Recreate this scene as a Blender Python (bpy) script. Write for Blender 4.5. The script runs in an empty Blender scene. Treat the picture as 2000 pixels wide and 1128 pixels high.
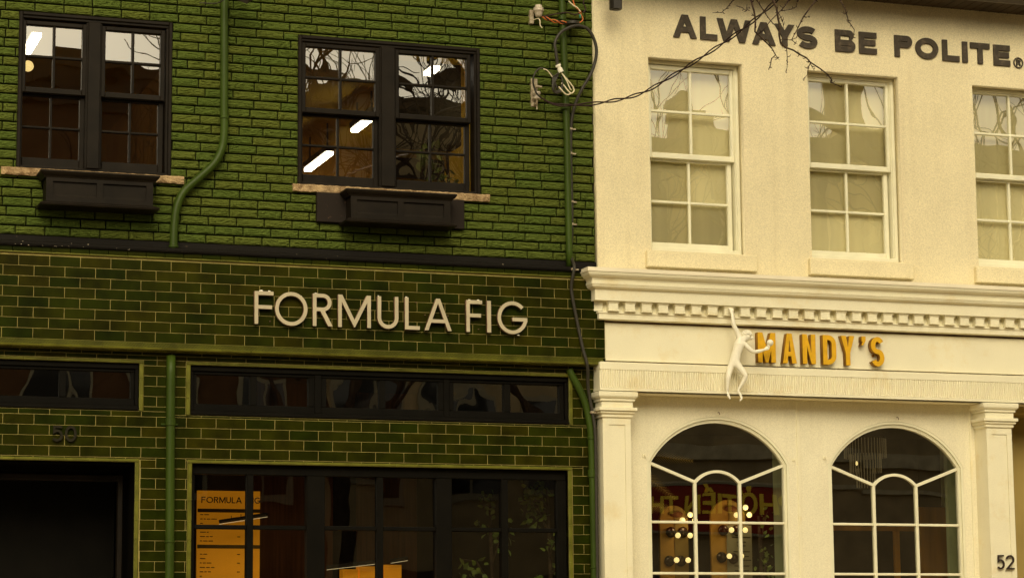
import bpy, bmesh, math, random
from mathutils import Vector, Matrix, noise
R = math.radians
random.seed(7)
sc = bpy.context.scene
COL = sc.collection

# ------------------------------------------------------------ camera
CX, CY, CZ = -8.15, -20.0, 1.6
cam = bpy.data.cameras.new("camera")
cam.sensor_width = 36.0
cam.lens = 87.08
cam.clip_end = 500
co = bpy.data.objects.new("camera", cam); COL.objects.link(co)
yaw, pitch, roll = 0.33453691, 0.15192495, -0.00865152
F = Vector((math.sin(yaw)*math.cos(pitch), math.cos(yaw)*math.cos(pitch), math.sin(pitch)))
r0 = Vector((math.cos(yaw), -math.sin(yaw), 0)); u0 = r0.cross(F)
rr = r0*math.cos(roll)+u0*math.sin(roll); uu = -r0*math.sin(roll)+u0*math.cos(roll)
mt = Matrix(((rr.x, uu.x, -F.x, CX), (rr.y, uu.y, -F.y, CY), (rr.z, uu.z, -F.z, CZ), (0, 0, 0, 1)))
co.matrix_world = mt
sc.camera = co

# ------------------------------------------------------------ world, sun, exposure
SUN_EL, SUN_AZ = 35.0, 195.0      # azimuth: clockwise from +Y; light comes from the street side
w = bpy.data.worlds.new("World"); sc.world = w; w.use_nodes = True
nt = w.node_tree; nt.nodes.clear()
out = nt.nodes.new('ShaderNodeOutputWorld'); bg = nt.nodes.new('ShaderNodeBackground')
sky = nt.nodes.new('ShaderNodeTexSky'); sky.sky_type = 'NISHITA'; sky.sun_disc = False
sky.sun_elevation = R(SUN_EL); sky.sun_rotation = R(SUN_AZ)
sky.air_density = 1.0; sky.dust_density = 4.0
hsv = nt.nodes.new('ShaderNodeHueSaturation'); hsv.inputs['Saturation'].default_value = 0.0; hsv.inputs['Value'].default_value = 1.8
tint = nt.nodes.new('ShaderNodeMix'); tint.data_type = 'RGBA'; tint.blend_type = 'MULTIPLY'
tint.inputs[0].default_value = 1.0
tint.inputs[7].default_value = (1.0, 0.87, 0.61, 1)   # warm overcast cloud
nt.links.new(sky.outputs[0], hsv.inputs['Color'])
nt.links.new(hsv.outputs[0], tint.inputs[6])
nt.links.new(tint.outputs[2], bg.inputs['Color'])
bg.inputs['Strength'].default_value = 0.15
nt.links.new(bg.outputs[0], out.inputs['Surface'])
sl = bpy.data.lights.new("sun", 'SUN'); sl.energy = 1.15; sl.angle = R(35); sl.color = (1.0, 0.86, 0.56)
so = bpy.data.objects.new("sun", sl); COL.objects.link(so)
d = Vector((math.sin(R(SUN_AZ))*math.cos(R(SUN_EL)), math.cos(R(SUN_AZ))*math.cos(R(SUN_EL)), math.sin(R(SUN_EL))))
so.rotation_euler = d.to_track_quat('Z', 'Y').to_euler()
sc.view_settings.view_transform = 'Standard'
sc.view_settings.look = 'None'
sc.view_settings.exposure = -0.57
sc.view_settings.gamma = 1.0

# ------------------------------------------------------------ materials
def mat(name, base, rough=0.6, spec=0.4, metal=0.0, noise_amt=0.0, noise_scale=6.0, bump=0.0,
        bump_scale=60.0, bump_dist=0.004, col2=None, mixlo=0.45, mixhi=0.62, emit=None, emit_s=0.0, stretch=None,
        tint_attr=False, coat=0.0, fine=0.0, streak=0.0):
    m = bpy.data.materials.new(name); m.use_nodes = True
    t = m.node_tree; N = t.nodes; L = t.links
    b = N['Principled BSDF']
    b.inputs['Roughness'].default_value = rough
    b.inputs['Specular IOR Level'].default_value = spec
    b.inputs['Metallic'].default_value = metal
    b.inputs['Coat Weight'].default_value = coat
    b.inputs['Coat Roughness'].default_value = 0.08
    geo = N.new('ShaderNodeNewGeometry')
    vec = geo.outputs['Position']
    if stretch:
        mp = N.new('ShaderNodeMapping'); mp.inputs['Scale'].default_value = stretch
        L.new(vec, mp.inputs['Vector']); vec = mp.outputs[0]
    col = N.new('ShaderNodeRGB'); col.outputs[0].default_value = (*base, 1); cur = col.outputs[0]
    if tint_attr:
        at = N.new('ShaderNodeAttribute'); at.attribute_name = 'tint'
        mx = N.new('ShaderNodeMix'); mx.data_type = 'RGBA'; mx.blend_type = 'MIX'
        mx.inputs[7].default_value = (*col2, 1)
        L.new(at.outputs['Fac'], mx.inputs[0]); L.new(cur, mx.inputs[6]); cur = mx.outputs[2]
    elif col2:
        nz = N.new('ShaderNodeTexNoise'); nz.inputs['Scale'].default_value = noise_scale; nz.inputs['Detail'].default_value = 8
        nz.inputs['Roughness'].default_value = 0.65
        L.new(vec, nz.inputs['Vector'])
        mr = N.new('ShaderNodeMapRange'); mr.inputs[1].default_value = mixlo; mr.inputs[2].default_value = mixhi
        L.new(nz.outputs[0], mr.inputs[0])
        mx = N.new('ShaderNodeMix'); mx.data_type = 'RGBA'; mx.inputs[7].default_value = (*col2, 1)
        L.new(mr.outputs[0], mx.inputs[0]); L.new(cur, mx.inputs[6]); cur = mx.outputs[2]
    for amt, scl in ((noise_amt, noise_scale*0.7), (fine, 130.0)):
        if amt:
            nz = N.new('ShaderNodeTexNoise'); nz.inputs['Scale'].default_value = scl; nz.inputs['Detail'].default_value = 6
            L.new(vec if scl < 100 else geo.outputs['Position'], nz.inputs['Vector'])
            mr = N.new('ShaderNodeMapRange'); mr.inputs[1].default_value = 0.3; mr.inputs[2].default_value = 0.7
            mr.inputs[3].default_value = 1-amt; mr.inputs[4].default_value = 1+amt
            L.new(nz.outputs[0], mr.inputs[0])
            mu = N.new('ShaderNodeMix'); mu.data_type = 'RGBA'; mu.blend_type = 'MULTIPLY'; mu.inputs[0].default_value = 1
            L.new(cur, mu.inputs[6]); L.new(mr.outputs[0], mu.inputs[7]); cur = mu.outputs[2]
    if streak:
        mp2 = N.new('ShaderNodeMapping'); mp2.inputs['Scale'].default_value = (11, 11, 0.8); L.new(geo.outputs['Position'], mp2.inputs['Vector'])
        nz = N.new('ShaderNodeTexNoise'); nz.inputs['Scale'].default_value = 1.0; nz.inputs['Detail'].default_value = 5; L.new(mp2.outputs[0], nz.inputs['Vector'])
        mr = N.new('ShaderNodeMapRange'); mr.inputs[1].default_value = 0.50; mr.inputs[2].default_value = 0.75; mr.inputs[3].default_value = 0.0; mr.inputs[4].default_value = streak
        L.new(nz.outputs[0], mr.inputs[0]); mu = N.new('ShaderNodeMix'); mu.data_type = 'RGBA'; mu.inputs[7].default_value = (base[0]*.55, base[1]*.48, base[2]*.36, 1)
        L.new(mr.outputs[0], mu.inputs[0]); L.new(cur, mu.inputs[6]); cur = mu.outputs[2]
    L.new(cur, b.inputs['Base Color'])
    if bump:
        nz = N.new('ShaderNodeTexNoise'); nz.inputs['Scale'].default_value = bump_scale; nz.inputs['Detail'].default_value = 6
        L.new(vec, nz.inputs['Vector'])
        bp = N.new('ShaderNodeBump'); bp.inputs['Strength'].default_value = bump; bp.inputs['Distance'].default_value = bump_dist
        L.new(nz.outputs[0], bp.inputs['Height']); L.new(bp.outputs[0], b.inputs['Normal'])
    if emit:
        b.inputs['Emission Color'].default_value = (*emit, 1); b.inputs['Emission Strength'].default_value = emit_s
    return m

def glass(name, refl=0.16, wob=0.5, scale=2.0, tr=(0.85, 0.85, 0.8), dist=0.006):
    m = bpy.data.materials.new(name); m.use_nodes = True
    t = m.node_tree; N = t.nodes; L = t.links; N.clear()
    o = N.new('ShaderNodeOutputMaterial'); mix = N.new('ShaderNodeMixShader')
    tb = N.new('ShaderNodeBsdfTransparent'); tb.inputs[0].default_value = (*tr, 1)
    gl = N.new('ShaderNodeBsdfGlossy'); gl.inputs['Roughness'].default_value = 0.0
    lw = N.new('ShaderNodeFresnel'); lw.inputs[0].default_value = 1.52
    ad = N.new('ShaderNodeMath'); ad.operation = 'ADD'; ad.use_clamp = True; ad.inputs[1].default_value = refl-0.04
    geo = N.new('ShaderNodeNewGeometry')
    nz = N.new('ShaderNodeTexNoise'); nz.inputs['Scale'].default_value = scale; nz.inputs['Detail'].default_value = 1.5
    L.new(geo.outputs['Position'], nz.inputs['Vector'])
    bp = N.new('ShaderNodeBump'); bp.inputs['Strength'].default_value = wob; bp.inputs['Distance'].default_value = dist
    L.new(nz.outputs[0], bp.inputs['Height']); L.new(bp.outputs[0], gl.inputs['Normal'])
    L.new(lw.outputs[0], ad.inputs[0]); L.new(ad.outputs[0], mix.inputs[0])
    L.new(tb.outputs[0], mix.inputs[1]); L.new(gl.outputs[0], mix.inputs[2]); L.new(mix.outputs[0], o.inputs[0])
    return m

M = {}
M['brick'] = mat('green_painted_rock_brick', (0.092, 0.110, 0.019), 0.75, 0.08, col2=(0.073, 0.104, 0.018), tint_attr=True, noise_amt=0.07,
                 noise_scale=5, bump=0.6, bump_scale=14, bump_dist=0.008, stretch=(2.5, 2.5, 14), fine=0.10)
M['mortar'] = mat('green_painted_mortar', (0.006, 0.007, 0.001), 0.9, 0.1, noise_amt=0.2)
M['tile'] = mat('green_glazed_tile', (0.0120, 0.0175, 0.0006), 0.30, 0.08, col2=(0.0235, 0.0220, 0.0008), tint_attr=True, noise_amt=0.45, noise_scale=7,
                bump=0.12, bump_scale=12, bump_dist=0.003, fine=0.12)
M['grout'] = mat('ochre_grout', (0.31, 0.255, 0.085), 0.85, 0.2, noise_amt=0.25, noise_scale=14)
M['trim'] = mat('lime_glazed_trim', (0.115, 0.115, 0.014), 0.3, 0.45, noise_amt=0.35, noise_scale=10, bump=0.1, bump_scale=14, bump_dist=0.003)
M['black'] = mat('black_painted_wood', (0.0105, 0.0075, 0.0048), 0.5, 0.12, noise_amt=0.3, noise_scale=9, bump=0.15, bump_scale=70, bump_dist=0.002)
M['blackshade'] = mat('shaded_black_paint', (0.0035, 0.0028, 0.0016), 0.6, 0.08, noise_amt=0.3, noise_scale=9)  # darker copy of the black paint, carrying shade on shop frames and doorway
M['blackdull'] = mat('dark_worn_board', (0.014, 0.009, 0.006), 0.7, 0.2, col2=(0.16, 0.09, 0.055), noise_scale=30, mixlo=0.66, mixhi=0.74, bump=0.3)
M['flashing'] = mat('dark_brown_flashing', (0.006, 0.0045, 0.003), 0.7, 0.15, col2=(0.30, 0.22, 0.14), noise_scale=16, mixlo=0.70, mixhi=0.76, bump=0.3, stretch=(1, 1, 3))
M['stone'] = mat('rough_sandstone', (0.40, 0.28, 0.15), 0.85, 0.2, col2=(0.22, 0.14, 0.07), noise_scale=16, noise_amt=0.25, bump=1.0, bump_scale=35, bump_dist=0.02)
M['pipe'] = mat('green_painted_metal', (0.034, 0.058, 0.006), 0.42, 0.18, noise_amt=0.22, noise_scale=9, bump=0.12, bump_scale=40, bump_dist=0.003, stretch=(1, 1, 0.3))
M['stucco'] = mat('cream_stucco', (0.80, 0.71, 0.48), 0.9, 0.1, noise_amt=0.05, noise_scale=3, bump=0.35, bump_scale=130, bump_dist=0.004, fine=0.16, streak=0.13)
M['stucco_low'] = mat('pale_cream_shopfront', (0.84, 0.79, 0.60), 0.85, 0.1, noise_amt=0.04, noise_scale=3, bump=0.3, bump_scale=130, bump_dist=0.004, fine=0.10, streak=0.10)
M['cream'] = mat('cream_painted_timber', (0.85, 0.80, 0.60), 0.55, 0.2, col2=(0.77, 0.66, 0.40), noise_scale=4, mixlo=0.55, mixhi=0.78, noise_amt=0.04, bump=0.12,
                 bump_scale=50, bump_dist=0.002, fine=0.05)
M['brown'] = mat('shadow_brown_board', (0.42, 0.24, 0.13), 0.8, 0.2, noise_amt=0.3)  # brown puts the shadow line around the signboard into the backing's colour
M['whitemetal'] = mat('white_drip_edge', (0.88, 0.80, 0.62), 0.4, 0.4, noise_amt=0.06)
M['winwood'] = mat('cream_sash_paint', (0.82, 0.79, 0.60), 0.45, 0.35, noise_amt=0.06, noise_scale=8)
M['letter_white'] = mat('off_white_letter_face', (0.46, 0.40, 0.28), 0.5, 0.3, noise_amt=0.10, noise_scale=12, fine=0.06)
M['letter_side'] = mat('brown_letter_return', (0.20, 0.12, 0.075), 0.6, 0.3, noise_amt=0.3, noise_scale=20)
M['letter_gold'] = mat('golden_letter_face', (0.72, 0.40, 0.010), 0.45, 0.4, noise_amt=0.12, noise_scale=25)
M['letter_goldside'] = mat('dark_gold_letter_return', (0.26, 0.12, 0.006), 0.6, 0.3, noise_amt=0.2, noise_scale=25)
M['letter_grey'] = mat('charcoal_letter_paint', (0.060, 0.048, 0.036), 0.75, 0.25, col2=(0.13, 0.10, 0.07), noise_scale=22, mixlo=0.5, mixhi=0.72, bump=0.3)
M['digit_dark'] = mat('dark_bronze_digit', (0.035, 0.022, 0.018), 0.4, 0.4)
M['digit_green'] = mat('worn_brown_green_digit', (0.014, 0.012, 0.005), 0.6, 0.15, noise_amt=0.3, noise_scale=40)
M['soffit'] = mat('dark_brown_soffit_board', (0.045, 0.028, 0.014), 0.7, 0.3, noise_amt=0.3)
M['gutter'] = mat('grey_metal_gutter', (0.075, 0.062, 0.05), 0.4, 0.4, noise_amt=0.2)
M['cable'] = mat('black_cable_rubber', (0.030, 0.026, 0.018), 0.5, 0.4, noise_amt=0.2, noise_scale=30)
M['drop'] = mat('dark_service_wire', (0.030, 0.012, 0.012), 0.6, 0.3)
M['porcelain'] = mat('grey_porcelain', (0.50, 0.43, 0.34), 0.3, 0.5, noise_amt=0.15, noise_scale=30)
M['galv'] = mat('galvanised_plate', (0.40, 0.34, 0.24), 0.5, 0.4, col2=(0.22, 0.16, 0.10), noise_scale=30)
M['whitewire'] = mat('cream_wire', (0.68, 0.60, 0.42), 0.5, 0.4)
M['orangewire'] = mat('orange_wire', (0.55, 0.14, 0.03), 0.5, 0.4)
M['tealwire'] = mat('teal_wire_clip', (0.03, 0.20, 0.13), 0.5, 0.4)
M['resin'] = mat('white_resin_statue', (0.90, 0.86, 0.72), 0.5, 0.4, bump=0.25, bump_scale=70, bump_dist=0.003, fine=0.05)
M['globewhite'] = mat('white_glass_globe', (0.90, 0.86, 0.74), 0.2, 0.5)
M['bark'] = mat('dark_bark', (0.035, 0.020, 0.014), 0.85, 0.2, col2=(0.09, 0.06, 0.035), noise_scale=14, bump=0.6, bump_scale=40)
M['blind'] = mat('olive_cream_blind', (0.90, 0.82, 0.50), 0.85, 0.1, noise_amt=0.06, noise_scale=3, stretch=(4, 1, 0.4))
M['room'] = mat('brown_room_paint', (0.46, 0.25, 0.04), 0.8, 0.2, noise_amt=0.2, noise_scale=2)
M['roomyellow'] = mat('ochre_room_paint', (0.55, 0.36, 0.03), 0.8, 0.2, noise_amt=0.15, noise_scale=2)
M['recess'] = mat('olive_recess_paint', (0.40, 0.30, 0.10), 0.8, 0.2, noise_amt=0.15, noise_scale=2)
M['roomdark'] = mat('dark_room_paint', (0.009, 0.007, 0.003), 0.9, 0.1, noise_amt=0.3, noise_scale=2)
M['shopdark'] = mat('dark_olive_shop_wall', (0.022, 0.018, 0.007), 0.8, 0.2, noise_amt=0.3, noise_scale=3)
M['tealwall'] = mat('grey_green_reveal', (0.44, 0.50, 0.30), 0.8, 0.2, noise_amt=0.2, noise_scale=5)
M['glowboard'] = mat('orange_board_added_glow', (0.75, 0.30, 0.015), 0.6, 0.2, noise_amt=0.05, fine=0.05, emit=(0.75, 0.26, 0.008), emit_s=0.55)  # emission added so the board and card boxes look lit by the shop
M['olivebar'] = mat('olive_header_bar', (0.16, 0.09, 0.015), 0.7, 0.2)
M['ink'] = mat('black_ink', (0.012, 0.008, 0.004), 0.7, 0.2)
M['wood'] = mat('orange_wood_panel', (0.62, 0.27, 0.02), 0.5, 0.3, noise_amt=0.25, noise_scale=3, stretch=(6, 6, 0.6))
M['redbrown'] = mat('red_brown_curtain', (0.13, 0.05, 0.018), 0.8, 0.2, noise_amt=0.3, noise_scale=8, stretch=(8, 8, 0.4))
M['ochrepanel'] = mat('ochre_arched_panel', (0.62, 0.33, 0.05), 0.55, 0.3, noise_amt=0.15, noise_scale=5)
M['ochreside'] = mat('shaded_ochre_panel', (0.30, 0.19, 0.04), 0.6, 0.3, noise_amt=0.15, noise_scale=5)  # shaded copy of the ochre panel tone; palm leaflets reuse it
M['mirror'] = mat('dark_round_mirror', (0.04, 0.022, 0.012), 0.12, 0.6, metal=0.4)
M['lampglow'] = mat('fluorescent_diffuser', (0.9, 0.85, 0.7), 0.5, 0.2, emit=(1.0, 0.90, 0.70), emit_s=28.0)
M['lineglow'] = mat('line_lamp_diffuser', (0.9, 0.85, 0.7), 0.5, 0.2, emit=(1.0, 0.75, 0.4), emit_s=0.8)
M['bulbglow'] = mat('lit_globe_glass', (0.9, 0.8, 0.5), 0.5, 0.2, emit=(1.0, 0.76, 0.30), emit_s=2.4)
M['lampbody'] = mat('lamp_housing', (0.02, 0.016, 0.012), 0.5, 0.4)
M['crystal'] = mat('chandelier_glass_rod', (0.55, 0.48, 0.32), 0.25, 0.6, emit=(0.9, 0.7, 0.35), emit_s=0.06)
M['leaf'] = mat('green_leaf', (0.12, 0.20, 0.03), 0.45, 0.4, col2=(0.26, 0.32, 0.05), noise_scale=9)
M['paper'] = mat('grey_paper_sheet', (0.34, 0.31, 0.20), 0.8, 0.2, noise_amt=0.1)
M['asphalt'] = mat('asphalt', (0.11, 0.088, 0.055), 0.9, 0.2, noise_amt=0.25, noise_scale=8, bump=0.4, bump_scale=90)
M['concrete'] = mat('pale_concrete', (0.60, 0.46, 0.25), 0.9, 0.2, noise_amt=0.15, noise_scale=2, bump=0.3, bump_scale=60)
M['earth'] = mat('grey_earth', (0.16, 0.14, 0.11), 0.95, 0.1, noise_amt=0.2)
M['roadpaint'] = mat('white_road_paint', (0.7, 0.68, 0.6), 0.8, 0.2, noise_amt=0.15)
M['oppbrick'] = mat('red_brown_brick', (0.13, 0.068, 0.032), 0.85, 0.2, noise_amt=0.25, noise_scale=4)
M['oppbuff'] = mat('buff_render', (0.46, 0.37, 0.22), 0.85, 0.2, noise_amt=0.2, noise_scale=3)
M['oppdark'] = mat('dark_brick', (0.075, 0.05, 0.032), 0.85, 0.2, noise_amt=0.25, noise_scale=4)
M['oppwhite'] = mat('pale_window_trim', (0.36, 0.33, 0.24), 0.7, 0.2)
M['beltstone'] = mat('pale_belt_stone', (0.60, 0.54, 0.38), 0.8, 0.2, noise_amt=0.2)
M['oppglass'] = mat('dark_window_glass', (0.02, 0.02, 0.018), 0.08, 0.6)
M['signred'] = mat('red_sign_panel', (0.30, 0.035, 0.012), 0.6, 0.3, noise_amt=0.15, emit=(0.4, 0.04, 0.012), emit_s=0.03)
M['signyellow'] = mat('yellow_sign_letter', (0.85, 0.62, 0.05), 0.6, 0.3, emit=(0.8, 0.55, 0.05), emit_s=0.25)
M['roofing'] = mat('dark_roofing', (0.06, 0.055, 0.05), 0.9, 0.2, noise_amt=0.2)
M['glass_up'] = glass('wavy_upper_glass', 0.36, 0.6, 1.5, (0.85, 0.8, 0.70))
M['glass_cream'] = glass('wavy_sash_glass', 0.29, 0.5, 1.4, (1, 1, 0.97))
M['glass_shop'] = glass('shop_glass', 0.11, 0.35, 1.3, (0.75, 0.76, 0.68))
M['glass_arch'] = glass('arched_window_glass', 0.21, 0.25, 1.2, (0.78, 0.78, 0.70))
M['glass_transom'] = glass('wavy_transom_glass', 0.30, 0.7, 1.7, (0.7, 0.7, 0.62))

# ------------------------------------------------------------ object helpers
def tag(o, label=None, cat=None, group=None, kind=None):
    if label: o['label'] = label
    if cat: o['category'] = cat
    if group: o['group'] = group
    if kind: o['kind'] = kind
    return o

def empty(name, loc, label=None, cat=None, group=None):
    o = bpy.data.objects.new(name, None); COL.objects.link(o)
    o.location = loc; o.empty_display_size = 0.2
    return tag(o, label, cat, group)

def link(name, me, material, parent=None, smooth=False):
    o = bpy.data.objects.new(name, me); COL.objects.link(o)
    if material is not None and not me.materials: me.materials.append(material)
    if smooth:
        for p in me.polygons: p.use_smooth = True
    if parent is not None:
        o.parent = parent
        # parents are unrotated; walk up for the total offset
        off = Vector((0, 0, 0)); q = parent
        while q is not None: off += q.location; q = q.parent
        o.location = -off
    return o

class MB:
    """mesh builder in world coordinates"""
    def __init__(s): s.v = []; s.f = []; s.t = []; s.mi = []
    def face(s, idx, t=0.0, mi=0): s.f.append(idx); s.t.append(t); s.mi.append(mi)
    def box(s, x0, x1, y0, y1, z0, z1, t=0.0, mi=0):
        n = len(s.v)
        s.v += [(x0, y0, z0), (x1, y0, z0), (x1, y1, z0), (x0, y1, z0), (x0, y0, z1), (x1, y0, z1), (x1, y1, z1), (x0, y1, z1)]
        for q in ((0, 3, 2, 1), (4, 5, 6, 7), (0, 1, 5, 4), (2, 3, 7, 6), (1, 2, 6, 5), (3, 0, 4, 7)):
            s.face([n+i for i in q], t, mi)
        return s
    def bbox(s, x0, x1, y0, y1, z0, z1, b=0.004, t=0.0, mi=0):
        """box whose street face (y0) has a bevelled rim"""
        n = len(s.v)
        s.v += [(x0+b, y0, z0+b), (x1-b, y0, z0+b), (x1-b, y0, z1-b), (x0+b, y0, z1-b),
                (x0, y0+b, z0), (x1, y0+b, z0), (x1, y0+b, z1), (x0, y0+b, z1),
                (x0, y1, z0), (x1, y1, z0), (x1, y1, z1), (x0, y1, z1)]
        s.face([n, n+1, n+2, n+3], t, mi)
        for i in range(4):
            j = (i+1) % 4
            s.face([n+4+i, n+4+j, n+j, n+i], t, mi)
            s.face([n+8+i, n+8+j, n+4+j, n+4+i], t, mi)
        s.face([n+11, n+10, n+9, n+8], t, mi)
        return s
    def prism_x(s, prof, x0, x1, t=0.0):
        """profile of (y,z) extruded along x"""
        n = len(s.v); k = len(prof)
        s.v += [(x0, y, z) for y, z in prof]+[(x1, y, z) for y, z in prof]
        for i in range(k): s.face([n+i, n+(i+1) % k, n+k+(i+1) % k, n+k+i], t)
        s.face([n+i for i in reversed(range(k))], t); s.face([n+k+i for i in range(k)], t)
        return s
    def prism_z(s, prof, z0, z1, t=0.0):
        n = len(s.v); k = len(prof)
        s.v += [(x, y, z0) for x, y in prof]+[(x, y, z1) for x, y in prof]
        for i in range(k): s.face([n+i, n+(i+1) % k, n+k+(i+1) % k, n+k+i], t)
        s.face([n+i for i in reversed(range(k))], t); s.face([n+k+i for i in range(k)], t)
        return s
    def tube(s, pts, r, seg=8, caps=True):
        pts = [Vector(p) for p in pts]; n0 = len(s.v)
        rs = r if isinstance(r, (list, tuple)) else [r]*len(pts)
        T = []
        for i in range(len(pts)):
            a = pts[max(i-1, 0)]; b = pts[min(i+1, len(pts)-1)]; T.append((b-a).normalized())
        up = Vector((0, 0, 1)) if abs(T[0].z) < 0.9 else Vector((0, 1, 0))
        nrm = (up-T[0]*up.dot(T[0])).normalized()
        for i, p in enumerate(pts):
            nrm = (nrm-T[i]*nrm.dot(T[i])); nrm = nrm.normalized() if nrm.length > 1e-6 else T[i].orthogonal().normalized()
            bi = T[i].cross(nrm)
            for k in range(seg):
                a = 2*math.pi*k/seg
                q = p+(nrm*math.cos(a)+bi*math.sin(a))*rs[i]; s.v.append(tuple(q))
        for i in range(len(pts)-1):
            for k in range(seg):
                a = n0+i*seg+k; b = n0+i*seg+(k+1) % seg
                s.face([a, b, b+seg, a+seg])
        if caps:
            s.face([n0+k for k in reversed(range(seg))]); e = n0+(len(pts)-1)*seg; s.face([e+k for k in range(seg)])
        return s
    def lathe(s, c, prof, seg=20, axis='z'):
        """prof: (radius, height) pairs"""
        n0 = len(s.v)
        for r, h in prof:
            for k in range(seg):
                a = 2*math.pi*k/seg; u, v = r*math.cos(a), r*math.sin(a)
                s.v.append((c[0]+u, c[1]+v, c[2]+h) if axis == 'z' else (c[0]+u, c[1]+h, c[2]+v))
        for i in range(len(prof)-1):
            for k in range(seg):
                a = n0+i*seg+k; b = n0+i*seg+(k+1) % seg; s.face([a, b, b+seg, a+seg])
        s.face([n0+k for k in reversed(range(seg))]); e = n0+(len(prof)-1)*seg; s.face([e+k for k in range(seg)])
        return s
    def sphere(s, c, r, seg=16, rings=10, sq=(1, 1, 1)):
        pr = []
        n0 = len(s.v)
        for i in range(1, rings):
            th = math.pi*i/rings
            for k in range(seg):
                a = 2*math.pi*k/seg
                s.v.append((c[0]+r*sq[0]*math.sin(th)*math.cos(a), c[1]+r*sq[1]*math.sin(th)*math.sin(a), c[2]+r*sq[2]*math.cos(th)))
        s.v.append((c[0], c[1], c[2]+r*sq[2])); s.v.append((c[0], c[1], c[2]-r*sq[2])); t, b = len(s.v)-2, len(s.v)-1
        for i in range(rings-2):
            for k in range(seg):
                a = n0+i*seg+k; q = n0+i*seg+(k+1) % seg; s.face([a, a+seg, q+seg, q])
        for k in range(seg):
            s.face([t, n0+k, n0+(k+1) % seg]); e = n0+(rings-2)*seg; s.face([b, e+(k+1) % seg, e+k])
        return s
    def build(s, name, material, parent=None, smooth=False, tint=False, fix=True):
        me = bpy.data.meshes.new(name); me.from_pydata(s.v, [], s.f)
        mats = material if isinstance(material, (list, tuple)) else [material]
        for m in mats: me.materials.append(m)
        if any(s.mi): me.polygons.foreach_set('material_index', s.mi)
        if tint:
            a = me.attributes.new('tint', 'FLOAT', 'FACE'); a.data.foreach_set('value', s.t)
        if fix:
            bm = bmesh.new(); bm.from_mesh(me); bmesh.ops.recalc_face_normals(bm, faces=bm.faces); bm.to_mesh(me); bm.free()
        me.update()
        return link(name, me, None, parent, smooth)

def smooth_path(pts, n=6):
    """catmull-rom through 3d points"""
    P = [Vector(p) for p in pts]; P = [P[0]*2-P[1]]+P+[P[-1]*2-P[-2]]; o = []
    for i in range(1, len(P)-2):
        for k in range(n):
            t = k/n; a, b, c, d = P[i-1], P[i], P[i+1], P[i+2]
            o.append(0.5*((2*b)+(c-a)*t+(2*a-5*b+4*c-d)*t*t+(3*b-a-3*c+d)*t**3))
    o.append(P[-2]); return o

def plate(loops, y0, y1, bevel=0.0):
    """flat plate in the xz plane from filled loops (first loop outer, the rest holes), from y0 (street) to y1"""
    cu = bpy.data.curves.new('c', 'CURVE'); cu.dimensions = '2D'; cu.fill_mode = 'BOTH'
    cu.extrude = abs(y1-y0)/2-bevel; cu.bevel_depth = bevel; cu.bevel_resolution = 0; cu.offset = -bevel
    for lp in loops:
        sp = cu.splines.new('POLY'); sp.points.add(len(lp)-1)
        for i, (x, z) in enumerate(lp): sp.points[i].co = (x, z, 0, 1)
        sp.use_cyclic_u = True
    o = bpy.data.objects.new('c', cu); COL.objects.link(o)
    dg = bpy.context.evaluated_depsgraph_get()
    me = bpy.data.meshes.new_from_object(o.evaluated_get(dg))
    bpy.data.objects.remove(o)
    ym = (y0+y1)/2
    me.transform(Matrix(((1, 0, 0, 0), (0, 0, -1, ym), (0, 1, 0, 0), (0, 0, 0, 1))))
    bm = bmesh.new(); bm.from_mesh(me); bmesh.ops.remove_doubles(bm, verts=bm.verts, dist=1e-5)
    bmesh.ops.recalc_face_normals(bm, faces=bm.faces); bm.to_mesh(me); bm.free()
    me.materials.clear()
    return me

def rect(x0, x1, z0, z1): return [(x0, z0), (x1, z0), (x1, z1), (x0, z1)]

# ------------------------------------------------------------ lettering
def arc(cx, cz, rx, rz, a0, a1, n=20):
    return [(cx+rx*math.cos(R(a0+(a1-a0)*i/n)), cz+rz*math.sin(R(a0+(a1-a0)*i/n))) for i in range(n+1)]

def stroke(pts, t, lim=8):
    """mitred outline of an open polyline of width t"""
    P = [Vector(p) for p in pts]; L_, R_ = [], []
    for i, p in enumerate(P):
        d0 = (P[i]-P[i-1]).normalized() if i > 0 else None
        d1 = (P[i+1]-P[i]).normalized() if i < len(P)-1 else None
        if d0 is None: d0 = d1
        if d1 is None: d1 = d0
        n0 = Vector((-d0.y, d0.x)); n1 = Vector((-d1.y, d1.x)); m = (n0+n1)
        m = m.normalized() if m.length > 1e-6 else n0
        k = min(1/max(m.dot(n0), 0.05), lim)
        L_.append(p+m*(t/2*k)); R_.append(p-m*(t/2*k))
    return [(v.x, v.y) for v in L_+R_[::-1]]

def clip(loop, z, keep_above):
    o = []
    for i in range(len(loop)):
        a, b = loop[i-1], loop[i]
        ia = (a[1] >= z) if keep_above else (a[1] <= z); ib = (b[1] >= z) if keep_above else (b[1] <= z)
        if ia != ib:
            k = (z-a[1])/(b[1]-a[1]); o.append((a[0]+(b[0]-a[0])*k, z))
        if ib: o.append(b)
    return o

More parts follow.
